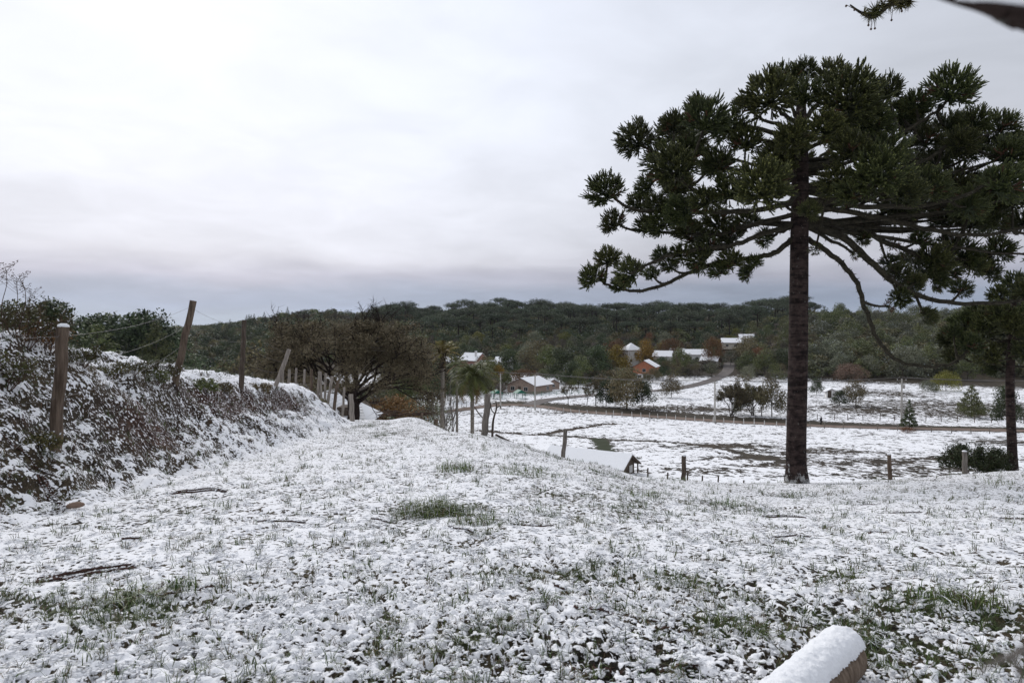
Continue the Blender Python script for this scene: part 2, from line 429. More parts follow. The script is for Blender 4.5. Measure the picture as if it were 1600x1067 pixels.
def build_ground():
    th = np.concatenate([np.linspace(-R(180), -R(43), 26)[:-1], np.arange(-R(43), R(43), 0.0039), np.linspace(R(43), R(180), 26)])
    def geo(a, b, q):
        n = max(2, int(round(math.log(b / a) / math.log(q)))); return np.exp(np.linspace(math.log(a), math.log(b), n + 1))[:-1]
    r = np.concatenate([geo(0.35, 2.4, 1.06), geo(2.4, 42, 1.0041), geo(42, 300, 1.011), geo(300, 7000, 1.045), [7000.0]])
    TH, RR = np.meshgrid(th, r); X = RR * np.sin(TH); Y = RR * np.cos(TH)
    Z = H(X, Y)
    res = RR * 0.0041
    near = sstep(60, 25, RR)
    def f(s): return sstep(0.55, 0.25, res / s)          # only what this part of the sheet can carry
    u = bank_u(X, Y); onb = sstep(-0.3, 0.5, u) * sstep(4.0, 2.8, u) * (Y > 1) * sstep(48, 36, Y)
    top = sstep(2.6, 3.4, u) * (Y > 1) * sstep(60, 40, Y)
    a = fbm(X, Y, 0.052, 2, 1) + 0.35 * fbm(X, Y, 0.16, 2, 2); b = fbm(X, Y, 0.42, 2, 3); c = fbm(X, Y, 1.6, 2, 5)
    g = green_at(X, Y)
    clump = a * f(0.05)
    Z = Z + near * (0.030 * clump + 0.030 * b * f(0.2) + 0.05 * c)
    # the cut bank: ledges and hollows that run along it, small tussocks
    ux = u * 1.0; al = Y
    e1 = fbm(al, ux, 0.9, 3, 11); e2 = fbm(al * 0.5 + ux * .6, ux * 1.7 - al * .25, 0.30, 3, 13); e3 = fbm(X, Y, 0.13, 2, 15)
    scarp = np.exp(-(((Y - 17.8) / 2.8) ** 2)) * np.exp(-(((u - 1.55) / 0.45) ** 2))
    scarp2 = np.exp(-(((Y - 12.0) / 1.6) ** 2)) * np.exp(-(((u - 0.95) / 0.4) ** 2)) + np.exp(-(((Y - 24) / 3.0) ** 2)) * np.exp(-(((u - 1.5) / 0.35) ** 2))
    Z = Z + onb * (0.20 * e1 + 0.13 * e2 + 0.05 * e3 * f(0.1) + 0.03 * fbm(X, Y, 0.07, 2, 17) * f(0.06)) - scarp * (0.20 + 0.25 * np.abs(e1)) - 0.2 * scarp2
    # furrows of the far pasture
    far = sstep(45, 70, RR)
    Z = Z + far * 0.10 * fbm(X, Y, 2.2, 2, 21)
    dd = np.minimum(poly_dist(X, Y, DITCH), 99); d2 = poly_dist(X, Y, DITCH2); d3 = poly_dist(X, Y, DITCH3)
    Z = Z - far * 0.45 * np.exp(-(dd / 0.8) ** 2)
    # normals
    P = np.stack([X, Y, Z], -1)
    du = np.gradient(P, axis=1); dv = np.gradient(P, axis=0)
    n = np.cross(du, dv); n /= np.linalg.norm(n, axis=-1)[..., None] + 1e-12
    nz = np.abs(n[..., 2])
    # snow cover before fine grain (0.5 = edge of the snow)
    cov = 0.632 + 0.05 * c + 0.46 * clump + 0.12 * b
    cov = cov - 0.20 * g - sstep(13, 26, RR) * near * (0.045 - 0.14 * fbm(X, Y, 0.55, 2, 37))
    cov = cov - 0.09 * sstep(0.15, 0.6, fbm(X, Y, 0.5, 2, 31)) - 0.10 * sstep(0.3, 0.6, fbm(X, Y, 0.22, 2, 33)) * near
    Z = Z + near * (1 - onb) * 0.022 * sstep(0.46, 0.62, cov + 0.2 * clump)
    P[..., 2] = Z
    lowright = np.exp(-(((X - 1.5) / 1.9) ** 2 + ((Y - 3.2) / 1.0) ** 2)); cov = cov - 0.13 * lowright
    bankc = 0.475 + (nz - 0.64) * 0.8 + 0.45 * clump + 0.30 * e2 + 0.30 * e3 + 0.40 * fbm(al * .6 + ux * .5, ux * 1.3 - al * .2, 0.17, 2, 19) + 0.04 * sstep(22, 30, Y) - 0.50 * scarp * (0.5 + 1.3 * e1) - 0.3 * scarp2 - 0.11 * sstep(13, 7, Y)
    bankc = np.maximum(bankc, 0.36 + 0.25 * clump)
    cov = cov * (1 - onb) + bankc * onb
    topc = 0.46 + 0.3 * b + 0.2 * e3
    cov = cov * (1 - top) + topc * top
    farc = 0.612 + 0.12 * fbm(X, Y, 7, 3, 51) + 0.10 * fbm(X, Y * 0.8, 2.0, 2, 52)
    br = np.zeros(X.shape)
    for p, rx, ry, s in BROWN:
        br = np.maximum(br, s * np.exp(-(((X - p[0]) / rx) ** 2 + ((Y - p[1]) / ry) ** 2)))
    wl = fbm(X, Y, 1.5, 2, 55)
    farc = farc - br * 0.75 - 0.6 * np.exp(-((dd + 0.5 * wl) / 0.9) ** 2) - 0.32 * np.exp(-((d2 + 0.8 * wl) / 1.0) ** 2) - 0.6 * np.exp(-((d3 + 0.4 * wl) / 1.1) ** 2)
    farc = farc - 0.8 * sstep(255, 300, RR)
    cov = cov * (1 - far) + farc * far
    cov = np.where(RR > 330, 0.1, cov)
    cov = cov - 0.75 * np.exp(-((poly_dist(X, Y, VERGE) + 0.8 * wl) / 4.2) ** 2)
    soil = np.clip(onb * (scarp * 1.2 + scarp2 + sstep(0.1, .5, e1) * 0.5 + 0.05), 0, 1)
    soil = np.maximum(soil, far * np.clip(np.exp(-(dd / 0.9) ** 2) * .7 + br * 0.4, 0, 1) * 0.7)
    gr = np.clip(g + far * np.exp(-(d3 / 1.1) ** 2), 0, 1) * (1 - onb * 0.6)
    grain = np.where(far > 0.5, 0.30, 0.24)
    nr, nc = X.shape
    V = P.reshape(-1, 3)
    i = np.arange(nr - 1)[:, None] * nc + np.arange(nc - 1)[None]
    F = np.stack([i, i + 1, i + nc + 1, i + nc], -1).reshape(-1, 4)[:, ::-1]
    mb = MB(); mb.add(V, F)
    t = NT('snowy_ground', 0.85, 0.2)
    fine = t.noise(48, 2, 0.55); midn = t.noise(20, 2.0, 0.5); big = t.noise(0.9, 4, 0.6, t.coord(scale=(1, 0.8, 1)))
    tus = t.noise(2.6, 3, 0.65, t.coord(scale=(1, 0.6, 1)))
    geo_ = t.N.new('ShaderNodeNewGeometry'); ln = t.N.new('ShaderNodeVectorMath'); ln.operation = 'LENGTH'
    t.L.new(geo_.outputs['Position'], ln.inputs[0])
    fr = t.rng(ln.outputs['Value'], 35, 70)
    gnear = t.math('ADD', t.math('MULTIPLY', t.math('SUBTRACT', fine, 0.5), 0.36), t.math('MULTIPLY', t.math('SUBTRACT', midn, 0.5), 1.25))
    gfar = t.math('ADD', t.math('MULTIPLY', t.math('SUBTRACT', big, 0.5), 1.15), t.math('MULTIPLY', t.math('SUBTRACT', tus, 0.5), 0.9))
    gmix = t.N.new('ShaderNodeMix'); t.set(gmix.inputs[0], fr); t.L.new(gnear, gmix.inputs[2]); t.L.new(gfar, gmix.inputs[3])
    s = t.math('ADD', t.attr('snow'), gmix.outputs[0])
    s = t.rng(s, 0.455, 0.545)
    grass = t.mix(midn, (0.012, 0.018, 0.006), (0.040, 0.050, 0.016))
    dead = t.mix(t.rng(t.math('MULTIPLY', t.math('ADD', fine, big), 0.5), .35, .65), (0.010, 0.008, 0.006), (0.075, 0.058, 0.034))
    bare = t.mix(t.rng(t.math('ADD', t.attr('green'), t.math('SUBTRACT', midn, 0.5)), 0.15, 0.5), dead, grass)
    red = t.mix(t.rng(t.math('MULTIPLY', t.math('ADD', midn, t.noise(5, 4, .65)), .5), .36, .64), (0.016, 0.008, 0.006), (0.095, 0.046, 0.030))
    bare = t.mix(t.attr('soil'), bare, red)
    sn = t.mix(midn, (0.83, 0.84, 0.865), (0.90, 0.905, 0.925))
    t.color(t.mix(s, bare, sn))
    hgt = t.math('ADD', t.math('MULTIPLY', s, 0.6), t.math('MULTIPLY', fine, 0.7))
    t.bump(hgt, 0.55, 0.02)
    o = mb.obj('ground', t.m, None, True, label='snow dusted meadow, cut bank, pasture and hillsides as one ground', kind='structure')
    me = o.data
    for nm, arr in (('snow', cov), ('soil', soil), ('green', gr)):
        at_ = me.attributes.new(nm, 'FLOAT', 'POINT'); at_.data.foreach_set('value', arr.astype(np.float32).ravel())
    global GRID
    GRID = (np.log(r), th, Z, cov, g, onb, top)
    return o
build_ground()
def grid_sample(X, Y, k):
    """value k of the ground sheet (2 height, 3 snow cover, 4 green, 5 bank, 6 top of bank)"""
    lr = np.log(np.hypot(X, Y)); t = np.arctan2(X, Y); A = GRID[k]
    i = np.clip(np.searchsorted(GRID[0], lr) - 1, 0, len(GRID[0]) - 2); j = np.clip(np.searchsorted(GRID[1], t) - 1, 0, len(GRID[1]) - 2)
    a = (lr - GRID[0][i]) / (GRID[0][i + 1] - GRID[0][i]); b = (t - GRID[1][j]) / (GRID[1][j + 1] - GRID[1][j])
    return A[i, j] * (1 - a) * (1 - b) + A[i + 1, j] * a * (1 - b) + A[i, j + 1] * (1 - a) * b + A[i + 1, j + 1] * a * b
def gz(x, y): return float(grid_sample(np.array([x]), np.array([y]), 2)[0])
def onground(px, py, y0=2.0):
    p = hit(px, py, y0); return np.array([p[0], p[1], gz(p[0], p[1])])

# ------------------------------------------------------------------ grass and snow crumbs (uncountable)
def scatter(name, pts, scl, idx, protos, label, cat, seed):
    c = bpy.data.collections.new(name + '_pieces')
    for k, me in enumerate(protos):
        o = bpy.data.objects.new('%s_piece_%02d' % (name, k), me); c.objects.link(o)
    me = bpy.data.meshes.new(name); me.vertices.add(len(pts)); me.vertices.foreach_set('co', pts.astype(np.float32).ravel())
    a = me.attributes.new('scl', 'FLOAT', 'POINT'); a.data.foreach_set('value', scl.astype(np.float32))
    a = me.attributes.new('pick', 'INT', 'POINT'); a.data.foreach_set('value', idx.astype(np.int32))
    o = link(name, me, None, label, cat, None, 'stuff')
    ng = bpy.data.node_groups.new(name + '_scatter', 'GeometryNodeTree')
    ng.interface.new_socket('Geometry', in_out='INPUT', socket_type='NodeSocketGeometry')
    ng.interface.new_socket('Geometry', in_out='OUTPUT', socket_type='NodeSocketGeometry')
    N = ng.nodes; L = ng.links
    gi = N.new('NodeGroupInput'); go = N.new('NodeGroupOutput')
    ci = N.new('GeometryNodeCollectionInfo'); ci.inputs['Collection'].default_value = c
    ci.inputs['Separate Children'].default_value = True; ci.inputs['Reset Children'].default_value = True
    ip = N.new('GeometryNodeInstanceOnPoints'); ip.inputs['Pick Instance'].default_value = True
    na = N.new('GeometryNodeInputNamedAttribute'); na.data_type = 'FLOAT'; na.inputs['Name'].default_value = 'scl'
    nb = N.new('GeometryNodeInputNamedAttribute'); nb.data_type = 'INT'; nb.inputs['Name'].default_value = 'pick'
    rv = N.new('FunctionNodeRandomValue'); rv.data_type = 'FLOAT_VECTOR'
    rv.inputs['Min'].default_value = (-0.25, -0.25, 0); rv.inputs['Max'].default_value = (0.25, 0.25, 6.283)
    rv.inputs['Seed'].default_value = seed
    L.new(gi.outputs[0], ip.inputs['Points']); L.new(ci.outputs[0], ip.inputs['Instance'])
    L.new([s for s in nb.outputs if s.enabled][0], ip.inputs['Instance Index'])
    L.new([s for s in na.outputs if s.enabled][0], ip.inputs['Scale'])
    L.new([s for s in rv.outputs if s.enabled][0], ip.inputs['Rotation'])
    L.new(ip.outputs[0], go.inputs[0])
    md = o.modifiers.new('scatter', 'NODES'); md.node_group = ng
    return o

def blades(rng, n, spread, l0, l1, w, lean, mats_idx, arch=0.5):
    mb = MB()
    for k in range(n):
        a = rng.uniform(0, 2 * math.pi); rr = spread * math.sqrt(rng.random()); p = np.array([rr * math.cos(a), rr * math.sin(a), -0.01])
        d = rng.uniform(0, 2 * math.pi); ln = rng.uniform(l0, l1); tl = lean * rng.uniform(0.3, 1.3)
        hd = np.array([math.cos(d), math.sin(d), 0]); side = np.array([-math.sin(d), math.cos(d), 0])
        c0 = p; c1 = p + hd * ln * tl * 0.35 + np.array([0, 0, ln * 0.55]); c2 = p + hd * ln * (tl * (0.9 + arch)) + np.array([0, 0, ln * max(0.25, 1 - arch * tl)])
        ww = w * rng.uniform(0.7, 1.3)
        V = [c0 - side * ww / 2, c0 + side * ww / 2, c1 - side * ww * .45, c1 + side * ww * .45, c2]
        m = rng.choice(mats_idx)
        mb.add(V, [[0, 1, 3, 2]], m, rng.random()); mb.add(V, [[2, 3, 4]], m, rng.random())
    return mb
def lump(mb, rng, c, s, mat=0):
    v = np.array([[1, 0, 0], [-1, 0, 0], [0, 1, 0], [0, -1, 0], [0, 0, 1], [0, 0, -.6], [.7, .7, .35], [-.7, .7, .35], [.7, -.7, .35], [-.7, -.7, .35]], float)
    v = v * np.array(s) * np.array([[rng.uniform(0.55, 1.35)] for _ in range(10)])
    a = rng.uniform(0, 6.28); ca, sa = math.cos(a), math.sin(a)
    v = np.stack([v[:, 0] * ca - v[:, 1] * sa, v[:, 0] * sa + v[:, 1] * ca, v[:, 2]], 1) + np.array(c)
    f = [[4, 0, 6], [4, 6, 2], [4, 2, 7], [4, 7, 1], [4, 1, 9], [4, 9, 3], [4, 3, 8], [4, 8, 0], [5, 6, 0], [5, 2, 6], [5, 7, 2], [5, 1, 7], [5, 9, 1], [5, 3, 9], [5, 8, 3], [5, 0, 8]]
    mb.add(v, f, mat)

M['grass'] = mat_leaf('grass_blades', (0.030, 0.050, 0.012), (0.085, 0.120, 0.032), 0.55, 0.3)
M['straw'] = mat_leaf('dry_grass', (0.07, 0.05, 0.026), (0.19, 0.145, 0.08), 0.7, 0.3)
M['weed'] = mat_leaf('brown_weed', (0.05, 0.028, 0.02), (0.13, 0.08, 0.05), 0.8, 0.3)
def build_cover():
    rng = random.Random(5); npr = np.random.default_rng(5)
    mats = [M['grass'], M['straw'], M['snow'], M['weed']]
    P = []
    for k in range(3): P.append(blades(rng, 12, 0.05, 0.05, 0.13, 0.0045, 0.8, [0, 0, 0, 0, 1]).mesh('grass_tuft', mats, False))           # 0-2 green
    for k in range(2): P.append(blades(rng, 10, 0.05, 0.04, 0.10, 0.004, 1.0, [1, 1, 0, 3]).mesh('grass_tuft', mats, False))              # 3-4 straw
    for k in range(2): P.append(blades(rng, 13, 0.06, 0.03, 0.075, 0.008, 1.3, [2, 2, 2, 0, 2]).mesh('grass_tuft', mats, False))          # 5-6 frosted
    for k in range(2): P.append(blades(rng, 11, 0.07, 0.05, 0.14, 0.005, 1.2, [3, 3, 1, 2]).mesh('grass_tuft', mats, False))              # 7-8 bank weeds
    for k in range(2): P.append(blades(rng, 16, 0.07, 0.10, 0.22, 0.006, 0.9, [0, 0, 0, 0, 0, 2], 0.7).mesh('grass_tuft', mats, False))   # 9-10 long green
    def sample(n, r0, r1, pw):
        # radial density: pw = 0 gives the same number of points to each ratio of distances
        q = npr.random(n); lr = np.log(r0) + q * (np.log(r1) - np.log(r0)); r = np.exp(lr)
        t = npr.uniform(-R(42), R(42), n)
        X, Y = r * np.sin(t), r * np.cos(t)
        return X, Y, r
    X, Y, r = sample(190000, 2.2, 36, 0)
    cov = grid_sample(X, Y, 3); g = grid_sample(X, Y, 4); onb = grid_sample(X, Y, 5); top = grid_sample(X, Y, 6); Z = grid_sample(X, Y, 2)
    u = npr.random(len(X))
    kind = np.full(len(X), -1)
    meadow = (onb < 0.3) & (top < 0.5)
    kind[meadow & (u < 0.013 + 0.24 * np.clip(g - 0.22, 0, 1))] = 0
    kind[meadow & (g > 0.6) & (u < 0.05)] = 9
    kind[meadow & (kind < 0) & (u > 0.992)] = 3
    kind[meadow & (kind < 0) & (u > 0.986)] = 5
    bk = (onb >= 0.3) | (top >= 0.5)
    kind[bk & (cov < 0.50) & (u < 0.075)] = 7
    kind[bk & (cov < 0.52) & (u > 0.93)] = 0
    kind[bk & (kind < 0) & (u > 0.95)] = 5
    kind[(top >= 0.5) & (u < 0.12)] = 9
    ok = kind >= 0
    nvar = np.array([3, 0, 0, 2, 0, 2, 0, 2, 0, 2, 0, 0])
    kk = kind[ok]; kk = kk + (npr.random(len(kk)) * nvar[kk]).astype(int)
    sc = npr.uniform(0.6, 1.15, ok.sum()) * np.interp(r[ok], [2, 6, 15, 36], [0.75, 0.9, 1.25, 1.7])
    scatter('grass', np.stack([X, Y, Z], 1)[ok], sc, kk, P, 'short grass blades poking through the thin snow', 'grass', 3)
    # crumbs of snow caught on the turf
    Q = []
    for k in range(5):
        mb = MB()
        for j in range(rng.randint(9, 14)):
            a = rng.uniform(0, 6.28); d = 0.055 * math.sqrt(rng.random()); s = rng.uniform(0.0035, 0.011)
            lump(mb, rng, (d * math.cos(a), d * math.sin(a), s * rng.uniform(0.1, 0.7)), (s * rng.uniform(1.2, 2.6), s * rng.uniform(.8, 1.4), s * rng.uniform(.35, .6)))
        Q.append(mb.mesh('snow_crumbs', [M['snow']], True))
    X, Y, r = sample(75000, 2.2, 16, 0)
    cov = grid_sample(X, Y, 3); g = grid_sample(X, Y, 4); onb = grid_sample(X, Y, 5); Z = grid_sample(X, Y, 2)
    ok = (cov > 0.50) & (npr.random(len(X)) < (0.10 - 0.06 * g - 0.05 * onb) * np.interp(r, [2, 5, 9, 15], [1, .8, .35, 0]))
    scatter('snow', np.stack([X, Y, Z + 0.004], 1)[ok], (npr.uniform(0.7, 1.3, len(X)) * np.interp(r, [2, 6, 15, 36], [0.85, 1.0, 1.5, 2.0]))[ok], npr.integers(0, 5, ok.sum()), Q,
            'crumbly fresh snow caught on the turf', 'snow', 9)
build_cover()
# ------------------------------------------------------------------ araucarias near the camera
def bez(p0, p1, p2, n=8):
    t = np.linspace(0, 1, n)[:, None]
    return (1 - t) ** 2 * p0 + 2 * t * (1 - t) * p1 + t * t * p2
def smooth_path(pts, n=4):
    """Catmull-Rom through pts"""
    P = np.asarray(pts, float); P = np.vstack([2 * P[0] - P[1], P, 2 * P[-1] - P[-2]]); out = []
    for i in range(1, len(P) - 2):
        for s in np.linspace(0, 1, n, endpoint=False):
            a, b, c, d = P[i - 1], P[i], P[i + 1], P[i + 2]
            out.append(0.5 * (2 * b + (c - a) * s + (2 * a - 5 * b + 4 * c - d) * s * s + (3 * b - a - 3 * c + d) * s ** 3))
    out.append(P[-2]); return np.array(out)

def tuft_mesh(seed, n=64, per=8, leaves=9, dead=0.008, wide=138):
    """a fluffy ball of short leafy shoots carried on a few side twigs, radius about 1, its branch coming in from below"""
    rng = random.Random(seed); mb = MB()
    LV = []; TN = []; MT = []
    for k in range(n):
        ph = math.acos(1 - (k + 0.5) / n * (1 - math.cos(R(wide)))); az = k * 2.39996 + rng.uniform(-.35, .35); ph += rng.uniform(-.15, .15)
        d = np.array([math.sin(ph) * math.cos(az), math.sin(ph) * math.sin(az), math.cos(ph)])
        tip = d * rng.uniform(.46, .74) * np.array([1, 1, .88]); st = np.array([0, 0, -.25])
        mb.tube(bez(st, tip * .55 + np.array([0, 0, -.14]), tip, 4), [.022, .018, .016, .014], 3, 0, False, 0.0)
        isd = rng.random() < dead * 3 and ph > 1.3
        for j in range(per):
            v = d * 0.95 + np.array([rng.gauss(0, .42), rng.gauss(0, .42), rng.gauss(0, .36)]); v[2] += .25; v /= np.linalg.norm(v)
            L = rng.uniform(.20, .34); p0 = tip - d * rng.uniform(0, .25) + v * .02; p2 = p0 + v * L + np.array([0, 0, .05]); p1 = (p0 + p2) / 2 + np.array([0, 0, -.03])
            C = bez(p0, p1, p2, 3); isdead = isd or (rng.random() < dead and ph > 1.3)
            mb.tube(C, [0.018, 0.022, 0.016], 3, 1 if isdead else 0, False, 0.12)
            for t in np.linspace(0.1, 1.0, leaves):
                i = 0 if t < .5 else 1; f = (t - .5 * i) * 2
                c = C[i] * (1 - f) + C[i + 1] * f; ax = C[i + 1] - C[i]; ax /= np.linalg.norm(ax)
                w = np.cross(ax, [rng.uniform(-1, 1), rng.uniform(-1, 1), rng.uniform(-1, 1)]); w /= np.linalg.norm(w) + 1e-6
                s2 = np.cross(ax, w); l = rng.uniform(0.055, 0.085)
                LV.append([c - s2 * 0.018, c + s2 * 0.018, c + ax * l * 0.6 + w * l * 0.6 * (1 if t < .97 else .5)])
                TN.append(min(1, max(0, 0.08 + 1.0 * t * (1.15 - .32 * ph) + rng.uniform(-.15, .15)))); MT.append(1 if isdead else 0)  # young tips lighter; upper shoots lighter still, sky light painted into the tone
    V = np.array(LV).reshape(-1, 3); mb.add(V, np.arange(len(V)).reshape(-1, 3), np.array(MT), np.array(TN))
    return mb.mesh('foliage_tuft', [M['needle'], M['dead_needle']], False)
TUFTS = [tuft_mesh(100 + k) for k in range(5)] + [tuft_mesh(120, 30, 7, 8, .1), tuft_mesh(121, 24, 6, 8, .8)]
NT_ = 5

def rough_branch(mb, path, rad, rng, spikes=1.0, n=7):
    mb.tube(path, rad, n, 0, True)
    seg = np.diff(path, axis=0); ln = np.linalg.norm(seg, axis=1); tot = ln.sum()
    V = []
    for k in range(int(tot * 34 * spikes)):        # stubs, dead leaves and lichen along the limb
        i = rng.randrange(len(seg)); f = rng.random(); c = path[i] + seg[i] * f; ax = seg[i] / (ln[i] + 1e-9)
        r = np.interp(i + f, range(len(path)), rad) if not np.isscalar(rad) else rad
        w = np.cross(ax, [rng.uniform(-1, 1), rng.uniform(-1, 1), rng.uniform(-1, 1)]); w /= np.linalg.norm(w) + 1e-6
        l = rng.uniform(0.02, 0.075); s2 = ax * rng.uniform(0.008, 0.02)
        V += [c + w * r * .8 - s2, c + w * r * .8 + s2, c + w * (r + l) + ax * rng.uniform(-.03, .04) - np.array([0, 0, rng.uniform(0, .02)])]
    if V:
        V = np.array(V); mb.add(V, np.arange(len(V)).reshape(-1, 3), 0)

def orient(o, loc, axis, spin, s):
    z = Vector(axis).normalized(); q = z.to_track_quat('Z', 'Y')
    o.matrix_basis = Matrix.Translation(Vector([float(v) for v in loc])) @ q.to_matrix().to_4x4() @ Matrix.Rotation(spin, 4, 'Z') @ Matrix.Diagonal((s, s, s, 1))

def araucaria(name, label, base, trunk_path, trunk_rad, limbs, tufts, seed, fall, attach, limb_r=0.085, group=None):
    """limbs: explicit main limbs as world paths; tufts: (position, radius, kind); the rest of the limbs grow from the trunk to their tuft"""
    rng = random.Random(seed)
    t = thing(name, label, 'tree', base, 0, group)
    B = np.array(base)
    mb = MB(); tp = smooth_path(trunk_path, 5) - B
    rr = np.interp(np.linspace(0, 1, len(tp)), np.linspace(0, 1, len(trunk_rad)), trunk_rad)
    rough_branch(mb, tp, rr, rng, 0.9, 20)
    mb.obj('trunk', M['near_trunk'], t)
    ends = []
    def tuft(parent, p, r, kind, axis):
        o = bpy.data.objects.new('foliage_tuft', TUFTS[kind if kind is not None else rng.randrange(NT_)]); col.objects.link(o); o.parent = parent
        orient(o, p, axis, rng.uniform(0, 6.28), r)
    LB = []
    for path, r0, r1 in limbs:
        p = smooth_path(path, 5) - B
        for k in range(1, len(p) - 1): p[k] += np.array([rng.uniform(-.03, .03) for _ in range(3)])
        mb = MB(); rough_branch(mb, p, np.linspace(r0, r1, len(p)), rng)
        LB.append((mb.obj('branch', M['limb'], t), p))
    for (P, r, kind) in tufts:
        P = np.array(P) - B
        best = None
        for o, p in LB:
            d = np.linalg.norm(p - P, axis=1); k = int(np.argmin(d + 0.0 * np.arange(len(p))))
            if k > len(p) * 0.25 and (best is None or d[k] < best[0]): best = (d[k], o, p, k)
        if best is not None and best[0] < 1.7:
            d, o, p, k = best; q = p[max(0, k - 2)]
            if d > 0.25:
                c = bez(q, (q + P) / 2 + np.array([0, 0, -0.28 * np.linalg.norm(P - q) * rng.uniform(.5, 1.2)]), P, 7)
                mb = MB(); rough_branch(mb, c, np.linspace(0.045, 0.025, 7), rng, 0.8, 5); mb.obj('twig', M['limb'], o)
                ax = c[-1] - c[-3]
            else: ax = p[-1] - p[-4]
            ax = ax / np.linalg.norm(ax) + np.array([0, 0, 0.9])
            tuft(o, P, r, kind, ax)
        else:
            az = attach(P + B) - B
            hd = math.hypot(P[0] - az[0], P[1] - az[1])
            m = az + (P - az) * 0.58; m[2] = az[2] + (P[2] - az[2]) * 0.34 - fall * hd * rng.uniform(.6, 1.3)
            c = bez(az, m, P, 10)
            c[1:-1] += np.array([[rng.uniform(-.04, .04) for _ in range(3)] for _ in range(8)])
            mb = MB(); rough_branch(mb, c, np.linspace(limb_r * rng.uniform(.7, 1.0), 0.03, 10), rng, 0.8, 6)
            o = mb.obj('branch', M['limb'], t)
            ax = c[-1] - c[-3]; ax = ax / np.linalg.norm(ax) + np.array([0, 0, 0.9])
            tuft(o, P, r, kind, ax)
    return t

